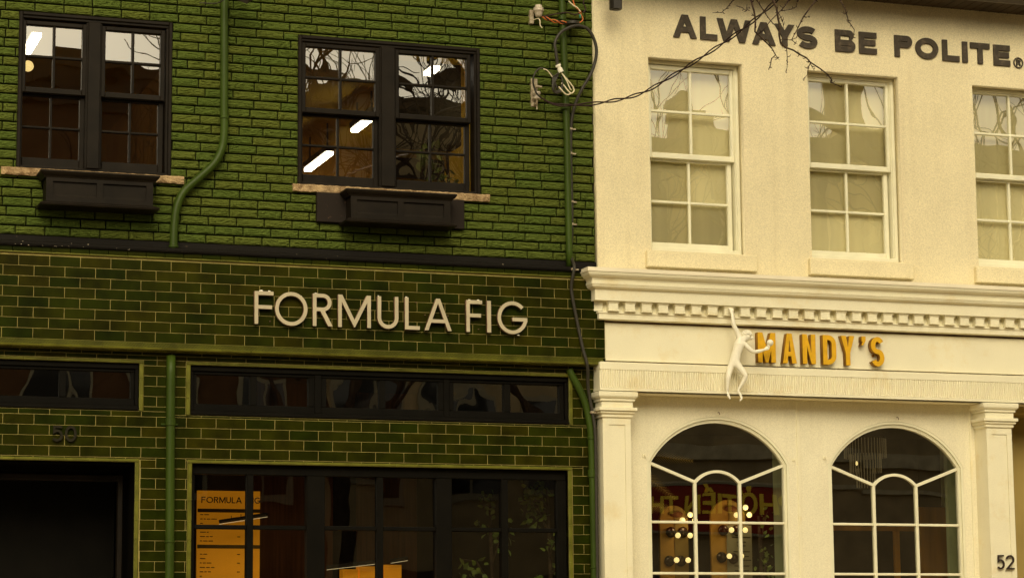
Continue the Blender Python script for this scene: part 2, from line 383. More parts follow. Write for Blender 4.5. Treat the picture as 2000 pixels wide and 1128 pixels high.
def glyph(ch, w, h, t):
    s = t
    if ch == 'I': return [rect(0, w, 0, h)]
    if ch == 'L': return [[(0, 0), (w, 0), (w, s), (s, s), (s, h), (0, h)]]
    if ch == 'T': return [[(w/2-s/2, 0), (w/2+s/2, 0), (w/2+s/2, h-s), (w, h-s), (w, h), (0, h), (0, h-s), (w/2-s/2, h-s)]]
    if ch == 'E':
        m = h*0.52; k = w*0.93
        return [[(0, 0), (w, 0), (w, s), (s, s), (s, m-s/2), (k, m-s/2), (k, m+s/2), (s, m+s/2), (s, h-s), (w, h-s), (w, h), (0, h)]]
    if ch == 'F':
        m = h*0.52; k = w*0.92
        return [[(0, 0), (s, 0), (s, m-s/2), (k, m-s/2), (k, m+s/2), (s, m+s/2), (s, h-s), (w, h-s), (w, h), (0, h)]]
    if ch == 'A':
        a = s*1.12; sx = s*1.1; cz = h*0.24; c2 = cz+s*0.95
        def xin(z, side):  # inner edge of the leg at height z
            f = z/h
            return (w/2-a/2)*f+sx*(1-f)+0*f+ (a*0.0) if side < 0 else w-((w/2-a/2)*f+sx*(1-f))
        # inner apex where the two inner edges meet
        za = h*(w/2-sx)/((w/2-a/2)-sx) if abs((w/2-a/2)-sx) > 1e-6 else h
        za = min(h-s*1.25, h*0.86)
        o = [(0, 0), (w/2-a/2, h), (w/2+a/2, h), (w, 0), (w-sx, 0)]
        sl = (w/2-sx)/za
        o += [(w-sx-sl*cz, cz), (sx+sl*cz, cz), (sx, 0)]
        return [o, [(sx+sl*c2, c2), (w-sx-sl*c2, c2), (w/2, za)]]
    if ch == 'Y':
        m = h*0.42; a = s*1.15
        return [[(w/2-s/2, 0), (w/2+s/2, 0), (w/2+s/2, m), (w, h), (w-a, h), (w/2, m+s*1.15), (a, h), (0, h), (w/2-s/2, m)]]
    if ch == 'W':
        e = 0.15
        p = [(s/2-w*0.02, h+e*h), (w*0.27, s*0.0), (w/2, h*1.0), (w*0.73, s*0.0), (w-s/2+w*0.02, h+e*h)]
        return [clip(clip(stroke(p, s), 0, True), h, False)]
    if ch == 'V': pass
    if ch == 'M':
        q = stroke([(s/2, -h*0.2), (s/2, h*1.02), (w/2, s*0.9), (w-s/2, h*1.02), (w-s/2, -h*0.2)], s)
        return [clip(clip(q, 0, True), h, False)]
    if ch == 'N':
        q = [(0, 0), (s, 0), (s, h*0.62), (w-s, 0), (w, 0), (w, h), (w-s, h), (w-s, h*0.38), (s, h), (0, h)]
        return [q]
    if ch == 'U':
        r = (w-s)/2
        return [stroke([(s/2, h)]+arc(w/2, r+s/2, r, r, 180, 360, 16)+[(w-s/2, h)], s)]
    if ch == 'O':
        return [arc(w/2, h/2, w/2, h/2, 0, 354, 40), arc(w/2, h/2, w/2-s, h/2-s, 0, 354, 40)]
    if ch == 'D':
        r = min(w*0.62, h/2); x = w-r
        ri = max(r-s, 0.004)
        return [[(0, 0), (x, 0)]+arc(x, r, r, r, -90, 0, 8)+arc(x, h-r, r, r, 0, 90, 8)+[(0, h)],
                [(s, s)]+arc(x, r, ri, ri, -90, 0, 8)+arc(x, h-r, ri, ri, 0, 90, 8)+[(s, h-s)]]
    if ch in 'PR':
        bh = h*0.56 if ch == 'P' else h*0.54; r = bh/2; x = w-r*1.0 if ch == 'P' else w*0.94-r
        zb = h-bh
        out_ = [(0, 0), (s, 0), (s, zb)]
        if ch == 'R': out_ += [(x*0.75, zb), (w-s*1.2, 0), (w, 0), (x*0.75+s*1.25, zb+s*0.1)]
        out_ += arc(x, h-r, r, r, -90 if ch == 'P' else -75, 90, 14)+[(0, h)]
        return [out_, [(s, zb+s)]+arc(x, h-r, r-s, r-s, -90, 90, 12)+[(s, h-s)]]
    if ch == 'B':
        h1 = h*0.53; r1 = h1/2; h2 = h-h1+s*0.0; r2 = h2/2; x1 = w-r1; x2 = w*0.93-r2
        o = [(0, 0)]+arc(x1, r1, r1, r1, -90, 62, 12)+arc(x2, h-r2, r2, r2, -62, 90, 12)+[(0, h)]
        return [o, [(s, s)]+arc(x1, r1, r1-s, r1-s*0.95, -90, 90, 10)+[(s, h1-s*0.95)],
                [(s, h1+s*0.05)]+arc(x2, h1+s*0.05+(h-h1-s*1.05)/2, max(r2-s, .004), (h-h1-s*1.05)/2, -90, 90, 10)+[(s, h-s)]]
    if ch == 'S':
        r = (h-s)/4; rx = (w-s)/2
        p = arc(w/2, h-s/2-r, rx, r, 28, 270, 18)+arc(w/2, s/2+r, rx, r, 90, -152, 18)[1:]
        return [stroke(p, s)]
    if ch == 'G':
        p = arc(w/2, h/2, (w-s)/2, (h-s)/2, 42, 358, 34)+[(w-s/2-0.001, h/2+s*0.12), (w*0.52, h/2+s*0.12)]
        p = arc(w/2, h/2, (w-s)/2, (h-s)/2, 42, 350, 34)
        q = stroke(p, s)
        # bar added as part of the outline: replace the end by a hook
        n = len(p); L_ = q[:n]; R_ = q[n:]
        zb = h/2+s*0.05
        ring_in, ring_out = L_, R_
        return [ring_in[:-1]+[(w-s*1.15, zb-s), (w*0.50, zb-s), (w*0.50, zb), (w, zb)]+[(w-s*0.03, zb-s)]+ring_out[1:]]
    if ch == "'":
        return [[(0, h*0.70), (w*0.45, h*0.70), (w, h*0.86), (w, h), (w*0.1, h), (w*0.1, h*0.82), (w*0.35, h*0.82)]]
    if ch == '5':
        r = h*0.30
        p = [(w*0.92, h-s/2), (w*0.20, h-s/2), (w*0.13, h*0.53)]+arc(w*0.44, s/2+r, w*0.56-s/2, r, 106, -140, 18)
        return [stroke(p, s, 1.3)]
    if ch == '2':
        rx = (w-s)/2; r = h*0.27
        p = arc(w/2, h-s/2-r, rx, r, 170, -30, 14)+[(s*0.8, s/2), (w, s/2)]
        return [stroke(p, s)]
    if ch == '0':
        return [arc(w/2, h/2, w/2, h/2, 0, 350, 36), arc(w/2, h/2, w/2-s, h/2-s, 0, 350, 36)]

def letter_mesh(ch, x0, x1, z0, z1, t, y0, y1, flip=False, bevel=0.0):
    loops = glyph(ch, x1-x0, z1-z0, t)
    loops = [[(x0+x, z0+z) for x, z in lp] for lp in loops]
    return plate(loops, y0, y1, bevel)

def letter_obj(ch, x0, x1, z0, z1, t, y0, y1, face, side, parent, name='letter', bevel=0.0):
    me = letter_mesh(ch, x0, x1, z0, z1, t, y0, y1, bevel=bevel)
    me.materials.append(face); me.materials.append(side)
    for p in me.polygons: p.material_index = 0 if abs(p.normal.y) > 0.9 else 1
    return link(name, me, None, parent)

# =================================================================== SETTING
g = MB(); g.box(-300, 300, -300, 300, -0.5, -0.16); tag(g.build('ground', M['earth']), kind='structure')
g = MB(); g.box(-90, 90, -18.6, -3.9, -0.155, -0.12); tag(g.build('road', M['asphalt']), kind='structure')
g = MB(); g.box(-90, 90, -3.9, 0.05, -0.155, 0.0); tag(g.build('pavement', M['concrete']), kind='structure')
g = MB(); g.box(-90, 90, -23.0, -18.6, -0.155, 0.0); tag(g.build('far_pavement', M['concrete']), kind='structure')
g = MB()
for k in range(-8, 12): g.box(k*6.0, k*6.0+3, -11.33, -11.2, -0.118, -0.114)
tag(g.build('road_marking', M['roadpaint']), kind='structure')

# =================================================================== GREEN BUILDING
GB = empty('shop_building', (-3.4, 0, 0), 'two storey shop with green painted brick above dark green glazed tiles', 'building')
XL, XR = -7.2, -0.42
W1 = (-5.464, -4.192, 5.662, 6.97)
W2 = (-3.110, -1.482, 5.655, 6.95)
DOOR = (-6.6, -4.455, 0.0, 3.284)
SHOP = (-3.985, -0.703, 0.45, 3.284)
TRL = (-6.9, -4.430, 3.712, 4.092)
TRR = (-4.006, -0.684, 3.686, 4.092)
# mortar sheet with window holes, and shell of the building
me = plate([rect(XL, XR, 5.02, 8.3), rect(W1[0], W1[1], W1[2], W1[3]), rect(W2[0], W2[1], W2[2], W2[3])], 0.018, 0.13)
link('mortar_backing', me, M['mortar'], GB)

def subtract(x0, x1, z0, z1, holes):
    """rectangle minus axis-aligned holes"""
    rs = [(x0, x1, z0, z1)]
    for hx0, hx1, hz0, hz1 in holes:
        o = []
        for a, b, c, d_ in rs:
            if hx1 <= a or hx0 >= b or hz1 <= c or hz0 >= d_: o.append((a, b, c, d_)); continue
            if hz0 > c: o.append((a, b, c, hz0))
            if hz1 < d_: o.append((a, b, hz1, d_))
            zc, zd = max(c, hz0), min(d_, hz1)
            if hx0 > a: o.append((a, hx0, zc, zd))
            if hx1 < b: o.append((hx1, b, zc, zd))
        rs = o
    return [q for q in rs if q[1]-q[0] > 0.012 and q[3]-q[2] > 0.012]

# rock faced bricks, each with its own ragged face
bk = MB(); PITCH = 0.0777; BW = 0.2385
rows = range(-24, 19)
for ri in rows:
    z0 = 6.895+PITCH*ri; z1 = z0+PITCH
    if z1 < 5.06: continue
    rnd = random.Random(ri*31+5)
    x = XL-rnd.choice([0.0, 0.12, 0.08])-0.02*rnd.random()-(0.12 if ri % 2 else 0)
    while x < XR:
        bw = BW*rnd.choice([1, 1, 1, 1, 1, 1.02, 0.98, 0.86])
        for a, b, c, d_ in subtract(max(x, XL)+0.0055, min(x+bw, XR)-0.0055, max(z0, 5.04)+0.0074, z1-0.0074, [W1, W2]) if x+bw > XL+0.03 else []:
            nx = max(2, int((b-a)/0.0115)); nz = max(2, int((d_-c)/0.0048)); tv = rnd.random()
            if rnd.random() < 0.12: tv = 1.0
            base = len(bk.v); off = rnd.random()*50
            tiltx = (rnd.random()-.5)*0.004
            for j in range(nz+1):
                for i in range(nx+1):
                    px = a+(b-a)*i/nx; pz = c+(d_-c)*j/nz
                    edge = min(i, nx-i, 1)/1.0; ez = min(j, nz-j, 2)/2.0
                    e = min(edge, ez)
                    n1 = noise.noise(Vector((px*24+off, off, pz*112+noise.noise(Vector((px*9, off, pz*20)))*3.0)))
                    n2 = noise.noise(Vector((px*60, off+3, pz*210)))
                    y = -0.004-e*0.0085-e*(n1*0.0090+n2*0.0050)+tiltx*(i/nx-.5)
                    jx = (noise.noise(Vector((px*60, pz*60, off)))*0.0022)
                    bk.v.append((px+(jx if 0 < i < nx else jx), y, pz+(jx*0.8)))
            for j in range(nz):
                for i in range(nx):
                    q = base+j*(nx+1)+i; bk.face([q, q+1, q+nx+2, q+nx+1], tv)
            # sides back into the mortar
            ring = [base+i for i in range(nx+1)]+[base+j*(nx+1)+nx for j in range(1, nz+1)] + \
                   [base+nz*(nx+1)+i for i in range(nx-1, -1, -1)]+[base+j*(nx+1) for j in range(nz-1, 0, -1)]
            n0 = len(bk.v)
            for q in ring: bk.v.append((bk.v[q][0], 0.022, bk.v[q][2]))
            for i in range(len(ring)):
                j = (i+1) % len(ring); bk.face([n0+i, n0+j, ring[j], ring[i]], tv)
        x += bw
bk.build('brick_wall', M['brick'], GB, tint=True, fix=False)

# glazed tiles
TP, TW = 0.0838, 0.248
def tiles(mb, x0, x1, z0, z1, yf, holes, ztop, xj, tp=TP, seed=1):
    k0 = math.floor((ztop-z1)/tp)-1; rnd = random.Random(seed)
    for k in range(k0, int((ztop-z0)/tp)+2):
        zt = ztop-k*tp; zb = zt-tp
        if zb >= z1 or zt <= z0: continue
        off = xj+(TW/2 if k % 2 else 0)
        n = math.floor((x0-off)/TW)
        while off+n*TW < x1:
            a = max(off+n*TW, x0); b = min(off+(n+1)*TW, x1); c = max(zb, z0); e = min(zt, z1); n += 1
            tv = min(1, max(0, rnd.gauss(0.35, 0.28)))
            if rnd.random() < 0.05: tv = 1.2
            for p in subtract(a, b, c, e, holes):
                dy = (rnd.random()-.5)*0.0012
                mb.bbox(p[0]+0.0022, p[1]-0.0022, yf-0.004+dy, yf+0.003, p[2]+0.0022, p[3]-0.0022, 0.0022, tv)
T_ = 0.036
lower_holes = [(DOOR[0]-T_, DOOR[1]+T_+.008, -1, DOOR[3]+0.02), (SHOP[0]-T_, SHOP[1]+T_+.004, SHOP[2]-T_, SHOP[3]+0.02),
               (TRL[0]-T_, TRL[1]+T_, TRL[2]-0.012, TRL[3]+0.03), (TRR[0]-T_, TRR[1]+T_-.004, TRR[2]-0.012, TRR[3]+0.03)]
tl = MB()
tiles(tl, XL, XR-0.0, 0.2, 4.187, 0.0, lower_holes, 4.075, -5.524+TW/2, seed=3)
tl.build('lower_tile_wall', M['tile'], GB, tint=True)
tl = MB(); tiles(tl, XL, XR+0.03, 4.2505, 4.926, -0.12, [], 4.926, -5.441, tp=0.0844, seed=5)
tl.build('fascia_tile_wall', M['tile'], GB, tint=True)
me = plate([rect(XL, XR, 0.0, 4.199)]+[rect(h[0]+T_*.6, h[1]-T_*.6, max(h[2], 0.02), h[3]-0.014) for h in lower_holes], 0.0, 0.10)
link('grout_backing', me, M['grout'], GB)
g = MB(); g.box(XL, XR+0.031, -0.12, 0.011, 4.20, 4.94); g.build('fascia_backing', M['grout'], GB)
# header row tiles above door and shop window sit in the grid; bright edge tiles round every opening
def edging(x0, x1, z0, z1, sides='LRTB', seg=0.20, y=-0.012, wd=T_):
    mb = MB(); g_ = 0.0012
    if 'T' in sides:
        n = max(1, round((x1-x0+2*wd)/seg)); s = (x1-x0+2*wd)/n
        for i in range(n):
            a = x0-wd+i*s; mb.prism_x([(0.002, z1), (y+.006, z1), (y, z1+.006), (y, z1+wd*.72-.006), (y+.006, z1+wd*.72), (0.002, z1+wd*.72)], a+g_, a+s-g_)
    for side, xx in (('L', x0-wd), ('R', x1)):
        if side in sides:
            n = max(1, round((z1-z0)/0.155)); s = (z1-z0)/n
            for i in range(n):
                a = z0+i*s
                mb.prism_z([(xx, 0.002), (xx, y+.006), (xx+.006, y), (xx+wd-.006, y), (xx+wd, y+.006), (xx+wd, 0.03), (xx+wd*.5, 0.03)], a+g_, a+s-g_)
    return mb
edging(*DOOR, 'RT').build('door_edge_tiles', M['trim'], GB)
edging(*SHOP, 'LRT').build('shop_window_edge_tiles', M['trim'], GB)
edging(TRL[0], TRL[1], TRL[2]-.01, TRL[3], 'RT').build('transom_edge_tiles', M['trim'], GB)
edging(TRR[0], TRR[1]-.004, TRR[2]-.01, TRR[3], 'LRT').build('transom_edge_tiles', M['trim'], GB)

# band below the fascia: rope pattern strip and rounded lime tiles
mb = MB()
mb.box(XL, XR+0.03, -0.128, -0.1205, 4.213, 4.2495); mb.build('rope_band_base', M['tile'], GB)
mb = MB(); x = XL
while x < XR+0.02:
    n = len(mb.v); z0, z1, y = 4.2165, 4.2445, -0.133; dx = -0.016; ww = 0.0062
    mb.v += [(x, y, z0), (x+ww, y, z0), (x+ww+dx, y, z1), (x+dx, y, z1), (x-0.001, -0.127, z0), (x+ww+0.001, -0.127, z0), (x+ww+dx+0.001, -0.127, z1), (x+dx-0.001, -0.127, z1)]
    for q in ((0, 1, 2, 3), (0, 4, 5, 1), (1, 5, 6, 2), (2, 6, 7, 3), (3, 7, 4, 0)): mb.face([n+i for i in q])
    x += 0.0125
mb.box(XL, XR+0.03, -0.136, -0.125, 4.2450, 4.2492); mb.box(XL, XR+0.03, -0.136, -0.125, 4.2125, 4.2155)
mb.build('rope_band', M['trim'], GB)
mb = MB(); x = XL; k = 0
while x < XR:
    e = min(x+0.245, XR+0.03)
    mb.prism_x([(-0.01, 4.1880), (-0.118, 4.1880), (-0.128, 4.190), (-0.134, 4.196), (-0.136, 4.204), (-0.13, 4.2115), (-0.01, 4.2115)], x+0.0015, e-0.0015)
    x += 0.245
mb.build('bullnose_band', M['trim'], GB)
# top ledge of the fascia
mb = MB()
mb.prism_x([(0.01, 5.105), (-0.018, 5.105), (-0.022, 5.06), (-0.150, 5.034), (-0.156, 5.030), (-0.156, 5.004), (-0.146, 5.000), (-0.146, 4.996), (0.01, 4.996)], XL, XR)
mb.prism_x([(-0.146, 5.012), (-0.160, 5.012), (-0.160, 5.017), (-0.146, 5.017)], XL, XR-0.31)
mb.build('ledge_flashing', M['flashing'], GB)
tl = MB(); x = XL
while x < XR:
    tl.bbox(x+.002, min(x+0.155, XR)-.002, -0.132, 0.0, 4.958, 4.9945, 0.002, random.random()*.5); x += 0.155
tl.build('ledge_tile_row', M['tile'], GB, tint=True)
mb = MB(); x = XL
while x < XR-0.02:
    mb.prism_x([(-0.0, 4.9405), (-0.132, 4.9405), (-0.140, 4.945), (-0.140, 4.952), (-0.132, 4.9565), (0.0, 4.9565)], x+.0012, min(x+0.155, XR)-.0012); x += 0.155
mb.build('ledge_bead', M['trim'], GB)

rn_ = random.Random(12); mb = MB()
for k in range(20):
    x = rn_.uniform(-5.5, -4.55) if k < 15 else rn_.uniform(-4.5, -0.8); z = rn_.choice([5.030, 5.004, 5.008]); s_ = rn_.uniform(.003, .006)
    n = len(mb.v); mb.v += [(x-s_, -.158, z), (x+s_, -.1585, z+rn_.uniform(-.003, .003)), (x+s_*.4, -.166, z-s_*rn_.uniform(.4, 1.6)), (x-s_*.6, -.163, z-s_*.7)]
    mb.face([n, n+1, n+2]); mb.face([n, n+2, n+3])
tag(mb.build('peeling_paint', M['galv'], GB, fix=False), kind='stuff')
# ------- double hung window pair (dark)
def bar_h(mb, x0, x1, z, w_, y0, y1): mb.bbox(x0, x1, y0, y1, z-w_/2, z+w_/2, 0.004)
def bar_v(mb, x, z0, z1, w_, y0, y1): mb.bbox(x-w_/2, x+w_/2, y0, y1, z0, z1, 0.004)

def pane(mb, x0, x1, z0, z1, y):
    """thin glazing pane with a hair of tilt of its own"""
    t1 = random.uniform(-1, 1)*0.0010; t2 = random.uniform(-1, 1)*0.0010
    n = len(mb.v)
    mb.v += [(x0, y-t1-t2, z0), (x1, y+t1-t2, z0), (x1, y+t1+t2, z1), (x0, y-t1+t2, z1)]
    mb.face([n, n+1, n+2, n+3])

def sash(parent, name, gx0, gx1, gz0, gz1, y0, y1, st, top, bot, cols, rows_, mw, wm, gm, gy=None):
    """frame ring around the glass, muntins, panes as a sub-part"""
    mb = MB()
    mb.bbox(gx0-st, gx0, y0, y1, gz0-bot, gz1+top, 0.005); mb.bbox(gx1, gx1+st, y0, y1, gz0-bot, gz1+top, 0.005)
    mb.bbox(gx0, gx1, y0+.001, y1, gz1, gz1+top, 0.005); mb.bbox(gx0, gx1, y0+.001, y1, gz0-bot, gz0, 0.005)
    for i in range(1, cols):
        x = gx0+(gx1-gx0)*i/cols; bar_v(mb, x, gz0, gz1, mw, y0+0.006, y1-.004)
    for i in range(1, rows_):
        z = gz0+(gz1-gz0)*i/rows_; bar_h(mb, gx0, gx1, z, mw, y0+0.008, y1-.006)
    o = mb.build(name, wm, parent)
    gb = MB(); gy = gy if gy is not None else y1-0.012
    for i in range(cols):
        for j in range(rows_):
            a = gx0+(gx1-gx0)*i/cols; b = gx0+(gx1-gx0)*(i+1)/cols; c = gz0+(gz1-gz0)*j/rows_; e = gz0+(gz1-gz0)*(j+1)/rows_
            pane(gb, a, b, c, e, gy)
    gb.build('glass', gm, parent)
    return o

def dark_pair(W, gL, gR, zt, zm0, zm1, zb):
    x0, x1, z0, z1 = W
    mb = MB()
    # casing
    mb.bbox(x0+.0, x0+0.030, -0.022, 0.12, z0, z1, 0.006); mb.bbox(x1-0.030, x1, -0.022, 0.12, z0, z1, 0.006)
    mb.bbox(x0+.03, x1-.03, -0.022, 0.12, z1-0.030, z1, 0.006)
    mb.bbox(x0+.03, x1-.03, -0.008, 0.12, z1-0.052, z1-0.030, 0.004)
    mb.bbox(x0+.03, x0+.040, -0.004, 0.12, z0, z1-0.052, 0.003); mb.bbox(x1-.050, x1-.03, -0.004, 0.12, z0, z1-0.052, 0.003)
    mb.bbox(x0+.03, x1-.03, -0.010, 0.12, z0, z0+0.022, 0.004)
    mx0, mx1 = gL[1]+0.045, gR[0]-0.045
    mb.bbox(mx0, mx1, -0.026, 0.12, z0+0.022, z1-0.052, 0.005)
    mb.bbox(mx0-.014, mx1+.014, -0.004, 0.12, z0+0.022, z1-0.0525, 0.005)
    win = mb.build('window', M['black'], GB)
    for gx in (gL, gR):
        sash(win, 'upper_sash', gx[0], gx[1], zm1, zt, 0.000, 0.045, 0.035, 0.035, 0.046, 2, 2, 0.020, M['black'], M['glass_up'])
        sash(win, 'lower_sash', gx[0]-.012, gx[1]-.004, zb, zm0, 0.052, 0.095, 0.042, 0.03, 0.085, 2, 2, 0.018, M['black'], M['glass_up'])
    return win
dark_pair(W1, (-5.402, -4.940), (-4.748, -4.287), 6.866, 6.278, 6.342, 5.764)
dark_pair(W2, (-3.040, -2.422), (-2.212, -1.597), 6.856, 6.265, 6.328, 5.756)

def stone_sill(x0, x1, z0, z1, seed):
    mb = MB(); nx = int((x1-x0)/0.014); nz = 5; ny = 4
    grid = []
    prof = [(0.02, z1), (-0.02, z1), (-0.040, z1-.003)]+[(-0.044, z1-(z1-z0)*k/5) for k in range(1, 5)]+[(-0.040, z0), (0.02, z0)]
    for i in range(nx+1):
        x = x0+(x1-x0)*i/nx; row = []
        for j, (y, z) in enumerate(prof):
            q = Vector((x*14, z*26, seed)); d_ = noise.noise(q)*0.010+noise.noise(q*3)*0.005
            if 2 <= j <= 7: row.append((x, y-d_, z+noise.noise(q*1.7)*0.006))
            else: row.append((x, y, z))
        grid.append(row)
    n = len(prof)
    for row in grid: mb.v += row
    for i in range(nx):
        for j in range(n-1): mb.face([i*n+j, i*n+j+1, (i+1)*n+j+1, (i+1)*n+j])
    mb.face(list(range(n))); mb.face([nx*n+j for j in reversed(range(n))])
    mb.build('stone_sill', M['stone'], GB)
stone_sill(-5.585, -4.085, 5.596, 5.660, 1.3)
stone_sill(-3.155, -1.408, 5.590, 5.655, 7.7)

# ------- transom windows
def transom(x0, x1, z0, z1, glasses, thick):
    mb = MB(); gz0, gz1 = z0+0.092, z1-0.070
    mb.bbox(x0, x1, 0.02, 0.10, z1-0.045, z1, 0.004); mb.bbox(x0, x1, 0.012, 0.10, z0, z0+0.034, 0.004)
    mb.bbox(x0, x1, -0.012, 0.012, z0-0.004, z0+0.014, 0.003)
    mb.bbox(x0, x0+0.03, 0.018, 0.10, z0+0.034, z1-0.045, 0.004); mb.bbox(x1-0.03, x1, 0.018, 0.10, z0+0.034, z1-0.045, 0.004)
    fr = mb.build('transom_window', M['blackshade'], GB)
    sb = MB()
    for a, b in thick: sb.bbox(a, b, 0.030, 0.10, z0+0.034, z1-0.045, 0.005)
    edges = sorted(glasses)
    sb.bbox(x0+.03, x1-.03, 0.040, 0.095, gz1, z1-0.045, 0.004); sb.bbox(x0+.03, x1-.03, 0.040, 0.095, z0+0.034, gz0, 0.004)
    px = x0+0.03
    for a, b in edges:
        if a > px: sb.bbox(px, a, 0.045, 0.095, gz0, gz1, 0.004)
        px = b
    if px < x1-0.03: sb.bbox(px, x1-.03, 0.045, 0.095, gz0, gz1, 0.004)
    sb.build('frame', M['blackshade'], fr)
    gb = MB()
    for a, b in edges: pane(gb, a, b, gz0, gz1, 0.075)
    gb.build('glass', M['glass_transom'], fr)
transom(*TRR, [(-3.944, -3.490), (-3.435, -2.993), (-2.838, -2.377), (-2.323, -1.855), (-1.718, -1.264), (-1.204, -0.755)], [(-2.945, -2.885), (-1.81, -1.76)])
transom(*TRL, [(-6.6, -6.2), (-6.1, -5.64), (-5.55, -5.071), (-5.017, -4.490)], [(-6.16, -6.14)])

# ------- shop window
SX = [(-3.950, -3.512), (-3.456, -3.005), (-2.851, -2.396), (-2.341, -1.878), (-1.741, -1.292), (-1.232, -0.785)]
mb = MB(); x0, x1, z0, z1 = SHOP
mb.bbox(x0, x1, 0.05, 0.12, 3.200, z1+.0, 0.005); mb.bbox(x0, x1, 0.04, 0.12, z0, z0+0.12, 0.005)
px = x0
for a, b in SX: mb.bbox(px, a, 0.050, 0.12, z0+0.12, 3.200, 0.004); px = b
mb.bbox(px, x1, 0.050, 0.12, z0+0.12, 3.200, 0.004)
mb.bbox(-3.005, -2.851, 0.035, 0.05, z0+0.12, 3.200, 0.004); mb.bbox(-1.878, -1.741, 0.035, 0.05, z0+0.12, 3.200, 0.004)
sw = mb.build('shop_window', M['blackshade'], GB)
gb = MB()
for a, b in SX:
    for z in (2.775, 1.95, 1.2): mb = MB(); mb.bbox(a, b, 0.055, 0.115, z-0.022, z+0.013, 0.005); mb.build('glazing_bar', M['blackshade'], sw)
    for c, e in ((z0+.12, 1.2), (1.2, 1.95), (1.95, 2.775), (2.775, 3.2)): pane(gb, a, b, c, e, 0.09)
gb.build('glass', M['glass_shop'], sw)
# ------- doorway recess
mb = MB()
mb.box(DOOR[0], DOOR[1]-.012, 1.00, 1.06, 0.0, 3.28); mb.box(DOOR[1]+0.02, DOOR[1]+0.07, 0.102, 1.06, 0.0, 3.28)
mb.box(DOOR[0]-.07, DOOR[0]-.02, 0.102, 1.06, 0.0, 3.28); mb.box(DOOR[0], DOOR[1], 0.102, 1.06, 3.27, 3.33)
mb.build('doorway_recess', M['blackshade'], GB)
mb = MB(); mb.bbox(-4.53, -4.49, 0.33, .399, 0.0, 3.20, .004); mb.bbox(-6.55, -6.51, 0.33, .399, 0, 3.20, .004); mb.bbox(-6.51, -4.53, 0.33, .399, 3.15, 3.20, .004)
dr = mb.build('door', M['black'], GB)
mb = MB(); mb.box(-6.55, -4.45, 0.93, .96, 0.02, 3.2); mb.build('door_leaf', M['blackshade'], dr)

# ------- shell and rooms of the green building
mb = MB()
mb.box(XL, XR, 0.13, 9.0, 4.30, 4.50)      # floor between the storeys
mb.box(XL, XL+0.1, 0.13, 9.0, 0.0, 4.30); mb.box(XR-0.1, XR, 0.13, 9.0, 0.0, 4.30); mb.box(XL, XR, 9.0, 9.15, 0.0, 7.9)
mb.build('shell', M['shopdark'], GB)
mb = MB(); mb.box(XL, XL+0.1, 0.13, 9.0, 4.50, 7.4); mb.box(-0.56, -0.52, 0.13, 9.0, 4.50, 7.4); mb.box(-3.72, -3.66, 0.13, 9.0, 4.5, 7.4)
mb.box(XL+.1, -0.56, 5.9, 5.95, 4.50, 7.4)
mb.build('upper_room_wall', M['room'], GB)
mb = MB(); mb.box(XL, XR, 0.13, 9.0, 7.28, 7.40); mb.build('upper_room_ceiling', M['roomyellow'], GB)
mb = MB(); mb.box(-0.60, -0.565, 0.2, 2.2, 4.5, 7.28); mb.box(-1.68, -0.61, 2.2, 2.3, 4.5, 7.28); mb.build('ochre_room_wall', M['roomyellow'], GB)
mb = MB(); mb.box(-1.68, -1.04, 1.88, 2.19, 6.50, 7.28); mb.build('dark_bulkhead', M['shopdark'], GB)
mb = MB(); mb.bbox(-1.60, -1.12, 2.16, 2.195, 6.22, 6.41, .004); tag(mb.build('picture_frame', M['roomdark']), 'dark framed picture on the ochre wall behind the upper window plant', 'picture')
mb = MB(); mb.box(XL-.02, XR-0.04, -0.05, 9.2, 8.3, 8.5); mb.build('roof', M['roofing'], GB)
mb = MB(); mb.box(XL, XR-.1, 0.125, 4.0, 0.0, 0.06); mb.build('shop_floor', M['concrete'], GB)
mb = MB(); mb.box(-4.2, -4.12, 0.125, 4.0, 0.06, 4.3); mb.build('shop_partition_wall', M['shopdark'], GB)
mb = MB(); mb.box(-2.95, -2.15, 2.4, 2.44, 0.1, 4.25); mb.box(-1.75, -1.15, 3.0, 3.04, 0.1, 4.25); mb.box(-3.9, -3.3, 3.2, 3.24, 0.1, 4.25)
mb.build('shop_wood_panel', M['redbrown'], GB)

# =================================================================== CREAM BUILDING
CB = empty('shop_building', (2.2, 0, 0), 'cream stucco building with dentil cornice and arched shop windows', 'building')
YS = -0.05
MW = [(0.090, 1.006, 5.235, 6.983), (1.655, 2.583, 5.238, 6.975), (3.358, 4.280, 5.238, 6.955)]
CR = 4.95
me = plate([rect(-0.421, CR, 5.0, 7.70)]+[rect(*q) for q in MW], YS, 0.07)
link('stucco_wall', me, M['stucco'], CB)
# sills
for q, (a, b) in zip(MW, ((0.030, 1.090), (1.612, 2.655), (3.304, 4.34))):
    mb = MB(); mb.bbox(a, b, -0.105, YS-.0005, 5.078, 5.218, 0.008); mb.prism_x([(YS-.0005, 5.2185), (-0.098, 5.2185), (YS-.0005, 5.232)], a+.01, b-.01)
    mb.build('window_sill', M['stucco'], CB)
